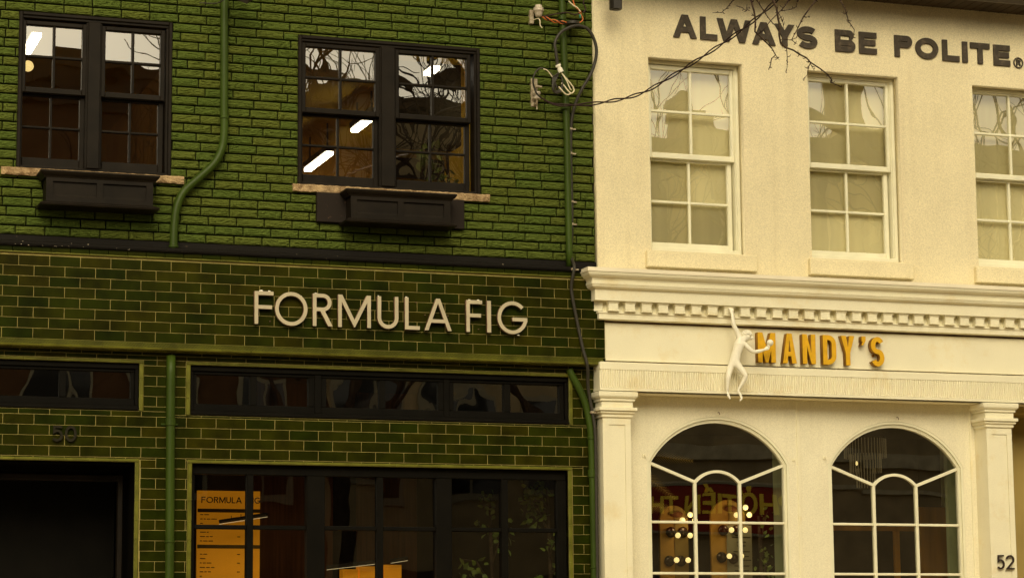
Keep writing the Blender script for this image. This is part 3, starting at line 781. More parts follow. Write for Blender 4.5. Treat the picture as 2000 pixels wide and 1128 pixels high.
# windows
for q in MW:
    x0, x1, z0, z1 = q; mb = MB()
    mb.bbox(x0, x0+0.034, 0.045, 0.15, z0, z1, 0.004); mb.bbox(x1-0.034, x1, 0.045, 0.15, z0, z1, 0.004)
    mb.bbox(x0+.034, x1-.034, 0.045, 0.15, z1-0.030, z1, 0.004); mb.bbox(x0+.034, x1-.034, 0.03, 0.15, z0, z0+0.045, 0.004)
    mb.bbox(x0+.034, x0+.044, 0.055, 0.15, z0+.045, z1-.03, 0.003); mb.bbox(x1-.044, x1-.034, 0.055, 0.15, z0+.045, z1-.03, 0.003)
    win = mb.build('window', M['winwood'], CB)
    ga, gb_ = x0+0.068, x1-0.075
    sash(win, 'upper_sash', ga, gb_, 6.145, 6.905, 0.060, 0.098, 0.030, 0.040, 0.050, 2, 2, 0.022, M['winwood'], M['glass_cream'])
    sash(win, 'lower_sash', ga+.004, gb_-.024, 5.338, 6.078, 0.104, 0.142, 0.040, 0.03, 0.055, 2, 2, 0.022, M['winwood'], M['glass_cream'])
    b = MB(); n = 40
    for i in range(n+1):
        xx = x0+0.03+(x1-x0-0.06)*i/n; yy = 0.172+0.0012*math.sin(i*1.7)+0.001*math.sin(i*0.6+x0)
        b.v += [(xx, yy, 5.25), (xx, yy, 6.97)]
    for i in range(n): b.face([2*i, 2*i+2, 2*i+3, 2*i+1])
    bo = b.build('window_blind', M['blind'], None, smooth=True)
    lab = ['olive cream blind behind the sash window nearest the drainpipe', 'olive cream blind behind the middle cream sash window', 'olive cream blind behind the sash window cut off at the right'][MW.index(q)]
    tag(bo, lab, 'blind', 'blinds behind the cream sash windows')
# eaves
mb = MB(); mb.box(-0.44, CR+.05, -0.40, YS-.002, 7.672, 7.70)
x = -0.44
while x < CR:
    mb.box(x, x+0.006, -0.39, YS-.004, 7.668, 7.673); x += 0.10
mb.build('eaves_soffit', M['soffit'], CB)
mb = MB(); mb.prism_x([(-0.40, 7.66), (-0.43, 7.66), (-0.45, 7.68), (-0.48, 7.70), (-0.50, 7.76), (-0.50, 7.80), (-0.40, 7.80)], -0.5, CR+.08); mb.build('gutter', M['gutter'], CB)
mb = MB(); mb.prism_x([(-0.40, 7.705), (9.0, 7.705), (9.0, 8.2), (4.2, 9.2), (-0.40, 7.95)], -0.44, CR); mb.build('roof', M['roofing'], CB)

# mitred moulding running along the front and returning into the wall at the left
def moulding(prof, xb, yb, xr=CR, back=0.0, zig=None):
    """prof: closed loop of (projection, z); xb, yb: base corner"""
    mb = MB(); k = len(prof)
    for q, z in prof: mb.v.append((xr, yb-q, z))
    for q, z in prof: mb.v.append((xb-q, yb-q, z))
    for q, z in prof: mb.v.append((xb-q, back, z))
    for s in (0, k):
        for i in range(k): mb.face([s+i, s+(i+1) % k, s+k+(i+1) % k, s+k+i])
    mb.face(list(range(k))); mb.face([2*k+i for i in reversed(range(k))])
    return mb
XB, YB = -0.395, -0.100
co_prof = [(0.0, 5.020), (0.205, 5.010), (0.213, 4.978), (0.213, 4.972), (0.207, 4.955), (0.196, 4.945), (0.192, 4.940)]
co_prof += [(0.192-0.03*math.sin(R(a)), 4.940-0.030*(1-math.cos(R(a)))) for a in (20, 45, 70, 90)]
co_prof += [(0.160, 4.904), (0.166, 4.900), (0.166, 4.878), (0.160, 4.874)]
co_prof += [(0.126+0.034*math.cos(R(a)), 4.874-0.030*math.sin(R(a))) for a in (25, 50, 75, 90)]
co_prof += [(0.118, 4.836), (0.118, 4.744), (0.036, 4.744), (0.036, 4.654), (0.0, 4.654)]
cor = moulding(co_prof, XB, YB).build('cornice', M['cream'], CB)
mb = moulding([(0.12, 5.0205), (0.2205, 5.0145), (0.2205, 4.980), (0.2145, 4.980), (0.2135, 5.0115), (0.12, 5.0175)], XB, YB); mb.build('drip_edge', M['whitemetal'], cor)
m2 = [(0.0, 4.6535), (0.074, 4.6535), (0.074, 4.640), (0.064, 4.634), (0.064, 4.590), (0.054, 4.584), (0.0, 4.584)]
moulding(m2, XB, YB).build('cornice_bed_moulding', M['cream'], CB)
# dentils
dproto = None; x = -0.379; k = 0
def dentil(x):
    mb = MB(); c = x+0.045
    mb.bbox(x, x+0.090, -0.196, -0.1365, 4.668, 4.7240, 0.003)
    mb.prism_x([(-0.137, 4.7240), (-0.1955, 4.7240), (-0.203, 4.735), (-0.206, 4.7435), (-0.137, 4.7435)], x-0.007, x+0.097)
    mb.bbox(x-0.006, x+0.096, -0.202, -0.1365, 4.6545, 4.6675, 0.003)
    return mb
d0 = dentil(x).build('dentil', M['cream'], cor)
x += 0.1565
while x < CR-0.1:
    c = d0.copy(); COL.objects.link(c); c.parent = cor; c.location = d0.location+Vector((x+0.379, 0, 0)); x += 0.1565
# corner block under cornice at the left end
mb = MB(); mb.prism_z([(XB-0.10, 0.0), (XB-0.10, YB-0.02), (XB-0.03, YB-0.065), (XB-0.015, YB-0.0365), (XB-.0005, YB-.0365), (XB-.0005, 0)], 4.66, 4.74); mb.build('cornice_end_block', M['cream'], cor)
mb = MB()
mb.box(XB+.012, CR, YB+0.045, 0.05, 4.20, 4.66); mb.build('signboard_backing', M['brown'], CB)
mb = MB(); mb.bbox(XB, CR, YB, YB+.045, 4.234, 4.566, 0.003); mb.box(XB, XB+.02, YB+.045, 0.0, 4.234, 4.566); mb.build('signboard', M['cream'], CB)
# architrave: top fillet, fluted band, bottom fillet
XA = -0.395
arch = moulding([(0.0, 4.2185), (0.045, 4.2185), (0.062, 4.212), (0.062, 4.152), (0.0, 4.152)], XA, YB).build('architrave', M['cream'], CB)
mb = MB(); mb.bbox(-0.455, CR, -0.150, 0.0, 3.968, 4.1515, 0.002); mb.build('fluted_band_base', M['cream'], arch)
mb = MB(); x = -0.448; P2 = 0.0225
while x < CR:
    for (z0, z1) in ((3.992, 4.1512),):
        prof = [(x+P2*0.5+math.cos(R(a))*P2*0.40, -0.1502-math.sin(R(a))*0.0115) for a in (0, 30, 60, 90, 120, 150, 180)]
        mb.prism_z(prof, z0, z1)
    x += P2
mb.build('fluting', M['cream'], arch)
mb = moulding([(0.0, 3.990), (0.064, 3.990), (0.064, 3.968), (0.0, 3.968)], XA, YB); mb.build('architrave_fillet', M['cream'], arch)
# lower wall with arched openings
YW = 0.08
def arch_loop(c, hw, zs, zc, zb, n=28):
    s = zc-zs; r = (hw*hw+s*s)/(2*s); cz = zc-r; a = math.asin(hw/r)
    return [(c-hw, zb), (c+hw, zb)]+[(c+r*math.sin(a-2*a*i/n), cz+r*math.cos(a-2*a*i/n)) for i in range(n+1)]
C1, C2 = 0.751, 2.506
holes = [arch_loop(c, 0.685, 3.388, 3.79, 0.75) for c in (C1, C2)]
me = plate([rect(-0.40, 3.36, 0.0, 3.975)]+holes, YW, 0.16)
link('shopfront_wall', me, M['stucco_low'], CB)
mb = MB(); mb.box(-0.40, CR, -0.10, YW-.001, 3.958, 3.9675); mb.build('architrave_soffit', M['cream'], CB)
mb = MB(); mb.bbox(1.515, 1.545, YW-.010, YW, 0.3, 3.957, 0.004); mb.bbox(3.265, 3.285, YW-.012, YW, 0.3, 3.957, .004); mb.bbox(-0.165, 3.26, YW-.014, YW, 0.0, 0.3, .004)
mb.build('shopfront_batten', M['cream'], CB)

def ring(loopA, loopB, y0, y1):
    """frame between two loops with the same vertex count"""
    mb = MB(); n = len(loopA)
    mb.v += [(x, y0, z) for x, z in loopA]+[(x, y0, z) for x, z in loopB]+[(x, y1, z) for x, z in loopA]+[(x, y1, z) for x, z in loopB]
    for i in range(n):
        j = (i+1) % n
        mb.face([i, j, n+j, n+i]); mb.face([2*n+i, 3*n+i, 3*n+j, 2*n+j]); mb.face([i, 2*n+i, 2*n+j, j]); mb.face([n+i, n+j, 3*n+j, 3*n+i])
    return mb
def arched_window(c):
    A = arch_loop(c, 0.684, 3.3875, 3.789, 0.751); B = arch_loop(c, 0.662, 3.382, 3.766, 0.775)
    fr = ring(A, B, YW+0.004, 0.159).build('arched_window', M['winwood'], CB)
    C_ = arch_loop(c, 0.640, 3.374, 3.737, 0.80)
    ring(B, C_, YW+0.022, 0.150).build('frame', M['winwood'], fr)
    D_ = arch_loop(c, 0.656, 3.380, 3.759, 0.78)
    E_ = arch_loop(c, 0.650, 3.378, 3.752, 0.785)
    ring(D_, E_, YW+0.017, YW+0.0225).build('frame_bead', M['winwood'], fr)
    mb = MB(); y0, y1 = YW+0.030, 0.150
    xa, xb = c-0.2155, c+0.2155; hb = 0.0135
    for x in (xa, xb): mb.bbox(x-hb, x+hb, y0, y1, 0.80, 3.212, 0.004)
    for z in (2.858, 2.412, 1.966, 1.52, 1.07):
        for p, q in ((c-.64, xa-hb), (xa+hb, xb-hb), (xb+hb, c+.64)): mb.bbox(p, q, y0+.002, y1, z-0.011, z+0.011, 0.004)
    # diagonals
    for s in (-1, 1):
        p0 = Vector((c+s*0.640, 3.372)); p1 = Vector((c+s*(0.2155+.0), 3.212)); d_ = (p1-p0).normalized(); nn = Vector((-d_.y, d_.x))*0.0125
        lp = [p0+nn, p1+nn, p1-nn, p0-nn]
        n = len(mb.v)
        for yy in (y0+.001, y1-.001):
            mb.v += [(q.x, yy, q.y) for q in lp]
        for f in ((0, 1, 2, 3), (7, 6, 5, 4), (0, 4, 5, 1), (1, 5, 6, 2), (2, 6, 7, 3), (3, 7, 4, 0)): mb.face([n+i for i in f])
    # small inner arch
    s_ = 0.10; hw = 0.2155; r = (hw*hw+s_*s_)/(2*s_); cz = 3.208+s_-r; a = math.asin(hw/r); N_ = 16
    outer = [(c+(r+.012)*math.sin(-a+2*a*i/N_), cz+(r+.012)*math.cos(-a+2*a*i/N_)) for i in range(N_+1)]
    inner = [(c+(r-.012)*math.sin(-a+2*a*i/N_), cz+(r-.012)*math.cos(-a+2*a*i/N_)) for i in range(N_+1)]
    n = len(mb.v)
    for i in range(N_+1):
        o_, i_ = outer[i], inner[i]
        mb.v += [(o_[0], y0, o_[1]), (i_[0], y0, i_[1]), (i_[0], y1, i_[1]), (o_[0], y1, o_[1])]
    for i in range(N_):
        for k in range(4): mb.face([n+4*i+k, n+4*i+(k+1) % 4, n+4*(i+1)+(k+1) % 4, n+4*(i+1)+k])
    mb.build('glazing_bar', M['winwood'], fr)
    gl = MB(); lp = arch_loop(c, 0.641, 3.3745, 3.7375, 0.80)
    gl.v += [(x, 0.128, z) for x, z in lp]; gl.face(list(range(len(lp)))); gl.build('glass', M['glass_arch'], fr)
arched_window(C1); arched_window(C2)
# pilasters
def pilaster(x0, x1, y, yb=0.079, left_cap=True):
    mb = MB(); mb.box(x0, x1, y+0.008, yb, 0.0, 3.737)
    # panel moulding frame standing proud on the shaft
    pl_ = plate([rect(x0, x1, 0.0, 3.737), rect(x0+0.058, x1-0.052, 0.35, 3.675)], y, y+0.008)
    sh = mb.build('pilaster', M['cream'], CB)
    link('panel_face', pl_, M['cream'], sh)
    def cap(q, z0, z1, rounded=False):
        b = MB()
        if rounded:
            n = 6; lev = [(q-0.018*(1-math.sin(R(90*i/n))), z0+(z1-z0)*0.45*i/n) for i in range(n+1)]+[(q, z1-0.006), (q-0.006, z1)]
        else: lev = [(q-.003, z0), (q, z0+.003), (q, z1-.003), (q-.003, z1)]
        for k, z in lev:
            b.v += [(x0-k, y-k, z), (x1+k, y-k, z), (x1+k, yb, z), (x0-k, yb, z)]
        for i in range(len(lev)-1):
            for k in range(4): b.face([4*i+k, 4*i+(k+1) % 4, 4*i+4+(k+1) % 4, 4*i+4+k])
        b.face([0, 1, 2, 3]); b.face([4*len(lev)-4+k for k in (3, 2, 1, 0)])
        return b
    allb = MB()
    for c_ in (cap(0.052, 3.898, 3.9575, True), cap(0.030, 3.876, 3.897), cap(0.016, 3.822, 3.875), cap(0.046, 3.792, 3.821), cap(0.030, 3.762, 3.791, True), cap(0.014, 3.737, 3.761)):
        n = len(allb.v); allb.v += c_.v
        for f in c_.f: allb.face([n+i for i in f])
    allb.build('capital', M['cream'], sh)
pilaster(-0.428, -0.170, -0.14); pilaster(3.322, 3.582, -0.14); pilaster(4.62, 4.90, -0.14)
# recessed entry right of the pilaster
mb = MB(); mb.box(3.361, 3.40, 0.0805, 0.45, 0.0, 3.957); mb.box(4.72, 4.80, 0.0, 0.45, 0.0, 3.957); mb.box(3.361, 4.80, 0.45, 0.49, 0.0, 3.957); mb.box(3.40, 4.72, 0.081, 0.4495, 3.90, 3.957)
mb.build('entry_recess', M['recess'], CB)
mb = MB(); mb.bbox(3.72, 3.80, 0.40, .4485, 0.0, 2.3, .005); mb.bbox(4.50, 4.58, 0.40, .4485, 0, 2.3, .005); mb.bbox(3.80, 4.50, 0.40, .4485, 2.22, 2.3, .005); dr = mb.build('door', M['wood'], CB)
mb = MB(); mb.box(3.80, 4.50, 0.42, .445, 0.05, 2.22); mb.build('door_leaf', M['redbrown'], dr)
# shell and rooms
mb = MB(); mb.box(-0.40, CR, 0.162, 9.0, 4.10, 4.35); mb.box(-0.50, -0.41, 0.17, 9, 0.0, 4.10); mb.box(CR-.1, CR, 0.165, 9, 0, 7.6); mb.box(-0.4, CR, 9.0, 9.1, 0, 7.6)
mb.box(-0.51, -0.415, 0.17, 9, 4.36, 7.6)
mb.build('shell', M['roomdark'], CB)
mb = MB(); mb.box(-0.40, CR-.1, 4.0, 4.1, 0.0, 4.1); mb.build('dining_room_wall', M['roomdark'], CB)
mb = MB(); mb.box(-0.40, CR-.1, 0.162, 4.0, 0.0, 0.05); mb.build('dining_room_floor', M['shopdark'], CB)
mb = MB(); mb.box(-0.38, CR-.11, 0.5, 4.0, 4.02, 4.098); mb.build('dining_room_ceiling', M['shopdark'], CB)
mb = MB()
for c in (C1, C2): mb.box(c+0.70, c+0.74, 0.161, 0.46, 0.6, 3.95)
mb.build('window_reveal', M['tealwall'], CB)
mb = MB(); mb.box(3.94, CR-.101, 1.82, 1.86, 0.05, 4.0); mb.build('side_wall_panel', M['tealwall'], CB)

# =================================================================== THINGS: SIGNS
def sign(name, label, cat, loc): return empty(name, loc, label, cat)
S = sign('shop_sign', 'off white thin capital letters FORMULA FIG on the green tiled fascia', 'sign', (-2.3, -0.125, 4.43))
FF = [('F', -3.512, -3.352), ('O', -3.338, -3.062), ('R', -3.016, -2.846), ('M', -2.798, -2.515), ('U', -2.456, -2.274), ('L', -2.216, -2.086),
      ('A', -2.044, -1.803), ('F', -1.672, -1.530), ('I', -1.486, -1.451), ('G', -1.392, -1.122)]
for ch, a, b in FF:
    z0, z1 = (4.424, 4.706) if ch in 'OG' else (4.430, 4.702)
    letter_obj(ch, a, b, z0, z1, 0.031, -0.178, -0.140, M['letter_white'], M['letter_side'], S, bevel=0.0)
for ch, a, b in FF:
    for xx in (a+0.017, b-0.02):
        if xx <= a+.017 or b-a > .06:
            for zz in ((4.46, 4.67) if ch not in 'OGAMUR' else (4.565,)): mb = MB(); mb.tube([(xx, -0.1405, zz), (xx, -0.121, zz)], 0.004, 6); mb.build('standoff', M['letter_side'], S)
rn_ = random.Random(2)
for sx, sz, l in ((-3.455, 4.703, .05), (-3.385, 4.703, .03), (-2.985, 4.702, .035), (-2.445, 4.703, .02), (-2.20, 4.703, .02), (-1.64, 4.703, .025), (-1.56, 4.703, .03), (-3.12, 4.672, .04), (-1.20, 4.415, .03)):
    b = MB(); b.sphere((sx, -0.160, sz+.003), l*.38, 9, 6, (1, .35, .28)); n0_ = len(b.v)
    b.v = [(x+rn_.uniform(-.003, .003), y, z+rn_.uniform(-.003, .004)) for x, y, z in b.v]; b.build('snow_residue', M['globewhite'], S)
S = sign('shop_sign', 'golden condensed block letters MANDY\'S on the cream signboard', 'sign', (1.66, -0.10, 4.26))
for ch, a, b, t in (('M', 1.044, 1.216, 0.044), ('A', 1.284, 1.420, 0.042), ('N', 1.480, 1.608, 0.043), ('D', 1.681, 1.811, 0.043), ('Y', 1.862, 1.995, 0.043),
                    ("'", 2.063, 2.108, 0.03), ('S', 2.160, 2.291, 0.043)):
    letter_obj(ch, a, b, 4.258, 4.524, t, -0.168, -0.108, M['letter_gold'], M['letter_goldside'], S)
for sx in (1.10, 2.20): mb = MB(); mb.box(sx, sx+.02, -0.1085, -0.1, 4.35, 4.37); mb.build('standoff', M['letter_goldside'], S)
S = sign('wall_lettering', 'charcoal bold capitals ALWAYS BE POLITE high on the cream stucco', 'sign', (2.1, -0.05, 7.15))
AB = [('A', 1315, .333, .562), ('L', 0, .598, .763), ('W', 0, .762, 1.100), ('A', 0, 1.110, 1.341), ('Y', 0, 1.334, 1.534), ('S', 0, 1.560, 1.761), ('B', 0, 1.944, 2.148),
      ('E', 0, 2.188, 2.368), ('P', 0, 2.553, 2.736), ('O', 0, 2.770, 3.008), ('L', 0, 3.051, 3.229), ('I', 0, 3.262, 3.316), ('T', 0, 3.348, 3.552), ('E', 0, 3.593, 3.768)]
for ch, _, a, b in AB:
    z0 = 7.182-(a-0.33)*0.0068; z1 = 7.394-(a-0.33)*0.0112
    letter_obj(ch, a, b, z0, z1, 0.053, -0.068, -0.0505, M['letter_grey'], M['letter_grey'], S)
cx, cz, rr_ = 3.857, 7.200, 0.052
me = plate([arc(cx, cz, rr_, rr_, 0, 350, 35), arc(cx, cz, rr_-.010, rr_-.010, 0, 350, 35)], -0.064, -0.0505)
ro = link('registered_mark', me, M['letter_grey'], S)
letter_obj('R', cx-0.021, cx+0.026, cz-0.028, cz+0.028, 0.011, -0.064, -0.0505, M['letter_grey'], M['letter_grey'], S)
S = sign('house_number', 'worn brown green house number 50 above the dark doorway', 'house number', (-5.03, -0.01, 3.43))
letter_obj('5', -5.130, -5.045, 3.436, 3.565, 0.020, -0.030, -0.006, M['digit_green'], M['digit_green'], S, 'digit')
letter_obj('0', -5.030, -4.935, 3.436, 3.565, 0.020, -0.030, -0.006, M['digit_green'], M['digit_green'], S, 'digit')
S = sign('house_number', 'dark bronze house number 52 on the cream pilaster', 'house number', (3.46, -0.15, 2.45))
letter_obj('5', 3.375, 3.448, 2.452, 2.580, 0.014, -0.160, -0.144, M['digit_dark'], M['digit_dark'], S, 'digit')
letter_obj('2', 3.466, 3.548, 2.450, 2.580, 0.014, -0.160, -0.144, M['digit_dark'], M['digit_dark'], S, 'digit')

# =================================================================== THINGS: FLOWER BOXES
def flower_box(x0, x1, z0, z1, label, plates):
    """x0..x1 at the front crown; projects 0.25 m"""
    t = empty('flower_box', ((x0+x1)/2, -0.02, z0), label, 'flower box', 'black window boxes under the green wall windows')
    yf = -0.27
    mb = MB()
    ins = 0.052
    bx0, bx1 = x0+ins, x1-ins
    # tapered body
    def fr(yf_, x0_, x1_, z): return [(x0_, yf_, z), (x1_, yf_, z), (x1_, -0.02, z), (x0_, -0.02, z)]
    lev = [(z0+0.035, yf+0.055, 0.056), (z1-0.055, yf+0.055, 0.056)]
    for z, y, i_ in lev: mb.v += fr(y, x0+i_, x1-i_, z)
    for k in range(4): mb.face([k, (k+1) % 4, 4+(k+1) % 4, 4+k])
    mb.face([3, 2, 1, 0]); mb.face([4, 5, 6, 7])
    mb.build('box_body', M['black'], t)
    # raised frame leaving two sunken panels
    mid = (x0+x1)/2; pz0, pz1 = z0+0.075, z1-0.085
    me = plate([rect(x0+0.05, x1-0.05, z0+0.036, z1-0.056), rect(x0+0.105, mid-0.025, pz0, pz1), rect(mid+0.025, x1-0.105, pz0, pz1)], yf+0.037, yf+0.055)
    link('panel_frame', me, M['black'], t)
    for a, b in ((x0+0.105, mid-0.025), (mid+0.025, x1-0.105)):
        mb = MB(); mb.prism_x([(yf+0.0555, pz0-.001), (yf+0.043, pz0-.001), (yf+0.0555, pz0+0.022)], a, b); mb.build('panel_bead', M['black'], t)
    def crown(levels, name):
        b = MB()
        for z, q in levels: b.v += [(x0+q, yf+q, z), (x1-q, yf+q, z), (x1-q, -0.021, z), (x0+q, -0.021, z)]
        for i in range(len(levels)-1):
            for k in range(4): b.face([4*i+k, 4*i+(k+1) % 4, 4*i+4+(k+1) % 4, 4*i+4+k])
        b.face([0, 1, 2, 3]); n = 4*len(levels)-4; b.face([n+3, n+2, n+1, n]); b.build(name, M['black'], t)
    crown([(z1-0.056, 0.036), (z1-0.045, 0.030), (z1-0.030, 0.012), (z1-0.018, 0.004), (z1-0.012, 0.0), (z1, 0.0)], 'top_moulding')
    crown([(z0, 0.004), (z0+0.014, 0.0), (z0+0.020, 0.004), (z0+0.026, 0.020), (z0+0.036, 0.036)], 'base_moulding')
    for a, b, c, d_ in plates:
        mb = MB(); mb.bbox(a, b, -0.055, -0.0185, c, d_, 0.004); mb.build('wall_board', M['blackdull'], t)
flower_box(-5.300, -4.330, 5.322, 5.607, 'black panelled window box under the window beside the S bend pipe', [(-5.2, -4.40, 5.36, 5.59)])
flower_box(-2.755, -1.778, 5.312, 5.593, 'black panelled window box on a worn wider board under the window with lit strip lamps', [(-2.953, -1.644, 5.335, 5.588)])

# =================================================================== THINGS: PIPES
def pipe(pts, r, label, joints=(), straps=(), n=6, name='drainpipe'):
    t = empty(name, pts[-1], label, 'drainpipe', 'green pipes on the green facade')
    mb = MB(); mb.tube(smooth_path(pts, n) if n else pts, r, 16); mb.build('pipe', M['pipe'], t, smooth=True)
    for i, (x, y, z, h) in enumerate(joints):
        b = MB(); b.lathe((x, y, z), [(r+.001, 0), (r+.007, .004), (r+.007, h-.004), (r+.001, h)], 18); b.build('joint', M['pipe'], t, smooth=False)
    for x, y, z in straps:
        b = MB(); b.lathe((x, y, z), [(r+.002, 0), (r+.003, .002), (r+.003, .012), (r+.002, .014)], 18)
        b.box(x-r-.03, x-r+.002, y+r-.004, y+r+.010, z, z+.014); b.box(x+r-.002, x+r+.03, y+r-.004, y+r+.010, z, z+.014); b.build('strap', M['pipe'], t)
pipe([(-3.770, -0.07, 8.2), (-3.766, -0.07, 7.2), (-3.760, -0.07, 6.3), (-3.757, -0.07, 6.05), (-3.778, -0.07, 5.90), (-3.845, -0.07, 5.77), (-3.975, -0.07, 5.64), (-4.095, -0.075, 5.52), (-4.155, -0.08, 5.38), (-4.174, -0.085, 5.22), (-4.177, -0.09, 5.03)],
     0.034, 'green S bend drainpipe between the two dark windows', [(-3.757, -0.07, 6.16, .02), (-4.177, -0.09, 5.045, .02)])
pipe([(-0.752, -0.065, 8.2), (-0.728, -0.065, 7.34), (-0.700, -0.065, 6.3), (-0.694, -0.065, 5.6), (-0.690, -0.07, 5.05)], 0.030, 'straight green drainpipe beside the cream wall above the tiled fascia', [(-0.715, -0.065, 6.44, .03), (-0.731, -0.065, 7.25, .04)], n=4)
pipe([(-4.179, -0.05, 4.158), (-4.176, -0.05, 3.5), (-4.169, -0.05, 2.3), (-4.165, -0.05, 0.0)], 0.037, 'green downpipe on the tiled pier between door and shop window',
     [(-4.177, -0.05, 3.58, .06), (-4.171, -0.05, 2.63, .02)], [(-4.178, -0.05, 3.59)], n=4)
pipe([(-0.690, -0.03, 4.158), (-0.665, -0.035, 4.10), (-0.600, -0.04, 3.98), (-0.545, -0.045, 3.84), (-0.512, -0.05, 3.68), (-0.500, -0.05, 3.5), (-0.493, -0.05, 3.0), (-0.490, -0.05, 2.3), (-0.488, -0.05, 0.0)],
     0.031, 'bent green downpipe beside the cream pilaster', [(-0.498, -0.05, 3.22, .07), (-0.5, -0.05, 3.55, .03), (-0.491, -0.05, 2.44, .015)])

# =================================================================== THINGS: CABLES AND FITTINGS
loop = [(-0.805, -0.14, 6.800), (-0.822, -0.15, 6.923), (-0.832, -0.15, 7.014), (-0.783, -0.15, 7.106), (-0.701, -0.15, 7.163), (-0.614, -0.15, 7.188), (-0.527, -0.15, 7.167), (-0.466, -0.145, 7.088),
        (-0.438, -0.14, 6.983), (-0.449, -0.13, 6.881), (-0.490, -0.12, 6.762), (-0.564, -0.10, 6.632), (-0.618, -0.07, 6.499), (-0.648, -0.045, 6.337), (-0.655, -0.04, 6.13),
        (-0.655, -0.04, 5.9), (-0.651, -0.04, 5.6), (-0.655, -0.04, 5.35), (-0.668, -0.05, 5.16), (-0.686, -0.17, 5.04), (-0.700, -0.18, 4.96), (-0.708, -0.155, 4.85), (-0.684, -0.15, 4.695), (-0.644, -0.15, 4.496),
        (-0.608, -0.155, 4.319), (-0.570, -0.16, 4.17), (-0.545, -0.10, 4.0), (-0.510, -0.09, 3.82), (-0.480, -0.09, 3.6), (-0.474, -0.08, 3.2), (-0.474, -0.08, 2.35), (-0.474, -0.08, 0.05)]
t = empty('power_cable', (-0.474, -0.08, 0.0), 'thick black cable looping over the pipe top then running down beside the cream building', 'cable')
mb = MB(); mb.tube(smooth_path(loop, 8), 0.0145, 12); mb.build('cable_sheath', M['cable'], t, smooth=True)
for x, y, z in ((-0.653, -0.04, 6.27), (-0.655, -0.04, 6.05), (-0.653, -0.04, 5.62), (-0.655, -0.04, 5.42), (-0.693, -0.17, 5.00), (-0.505, -0.09, 3.77)):
    b = MB(); b.lathe((x, y, z), [(0.016, 0), (0.021, .003), (0.021, .018), (0.016, .021)], 14); b.box(x+.016, x+.05, y+0.0, y+.012, z+.004, z+.016); b.build('clip', M['galv'], t)
b = MB(); b.tube([(-0.808, -0.15, 6.822), (-0.800, -0.15, 6.805)], 0.026, 14); b.tube([(-0.800, -0.15, 6.805), (-0.793, -0.15, 6.790)], 0.018, 14); b.tube([(-0.793, -0.15, 6.790), (-0.776, -0.15, 6.757)], 0.024, 14)
b.build('cable_gland', M['globewhite'], t)
t = empty('wire_coil', (-0.75, -0.15, 6.57), 'coil of black and cream wires hanging below the cable gland', 'wires')
def wire(pts, r, m, par, name='wire'): b = MB(); b.tube(smooth_path(pts, 6), r, 8); return b.build(name, m, par, smooth=True)
wire([(-0.778, -0.15, 6.755), (-0.745, -0.155, 6.715), (-0.700, -0.16, 6.665), (-0.668, -0.16, 6.623), (-0.664, -0.16, 6.592), (-0.690, -0.16, 6.572), (-0.722, -0.155, 6.600), (-0.745, -0.15, 6.632), (-0.775, -0.15, 6.66)], 0.0065, M['whitewire'], t)
wire([(-0.775, -0.15, 6.752), (-0.738, -0.165, 6.690), (-0.712, -0.17, 6.630), (-0.700, -0.17, 6.605), (-0.690, -0.17, 6.600)], 0.005, M['whitewire'], t)
wire([(-0.800, -0.15, 6.625), (-0.775, -0.16, 6.590), (-0.740, -0.16, 6.560), (-0.712, -0.16, 6.558), (-0.69, -0.16, 6.574)], 0.0065, M['whitewire'], t)
for k in range(5):
    o_ = k*0.016
    wire([(-0.79-o_*.6, -0.14-k*.006, 6.76-o_*.5), (-0.82-o_*.5, -0.15, 6.70), (-0.845-o_*.3, -0.155-k*.004, 6.64-o_*.6), (-0.835, -0.15, 6.585-o_*.3), (-0.790+o_*.2, -0.15, 6.60-o_*.2), (-0.765, -0.15, 6.66), (-0.775, -0.15, 6.72)], 0.0075, M['cable'], t)
wire([(-0.815, -0.15, 6.60), (-0.86, -0.15, 6.72), (-0.92, -0.15, 6.768), (-0.962, -0.15, 6.780), (-1.000, -0.15, 6.757), (-1.030, -0.145, 6.707), (-1.035, -0.14, 6.650), (-1.021, -0.13, 6.607), (-0.998, -0.13, 6.554), (-0.965, -0.13, 6.524)], 0.0085, M['cable'], t)
wire([(-0.86, -0.155, 6.705), (-0.905, -0.157, 6.758), (-0.945, -0.157, 6.772)], 0.005, M['whitewire'], t)
t = empty('wire_anchor', (-0.985, 0.0, 6.46), 'upright galvanised bracket with grey spool insulator beside the wire coil', 'insulator')
b = MB(); b.bbox(-1.014, -0.954, -0.030, 0.01, 6.462, 6.712, .003); b.build('bracket', M['galv'], t)
b = MB(); b.lathe((-0.975, -0.065, 6.545), [(0.012, -.03), (0.034, -.026), (0.036, -.010), (0.022, 0), (0.022, .012), (0.036, .022), (0.034, .040), (0.012, .044)], 18); b.build('insulator', M['porcelain'], t, smooth=True)
for pts_, r_ in (([(-0.985, -0.03, 6.63), (-0.965, -0.07, 6.635), (-0.935, -0.09, 6.625)], .010), ([(-0.985, -0.03, 6.48), (-0.982, -0.075, 6.475), (-0.978, -0.08, 6.51)], .010), ([(-0.978, -0.06, 6.47), (-0.972, -0.06, 6.43)], .006)): b = MB(); b.tube(pts_, r_, 8); b.build('hook', M['galv'], t)
t = empty('wire_anchor', (-0.97, 0.0, 7.22), 'grey mushroom shaped insulator with orange twisted wires near the top of the green wall', 'insulator')
b = MB(); b.bbox(-1.022, -0.985, -0.04, 0.01, 7.205, 7.33, .003); b.build('bracket', M['galv'], t)
b = MB(); b.lathe((-0.958, -0.085, 7.255), [(0.014, 0), (0.030, .008), (0.034, .03), (0.040, .048), (0.048, .055), (0.048, .066), (0.042, .069), (0.046, .075), (0.045, .083), (0.030, .088), (0.030, .105), (0.026, .109)], 22); b.build('insulator', M['porcelain'], t, smooth=True)
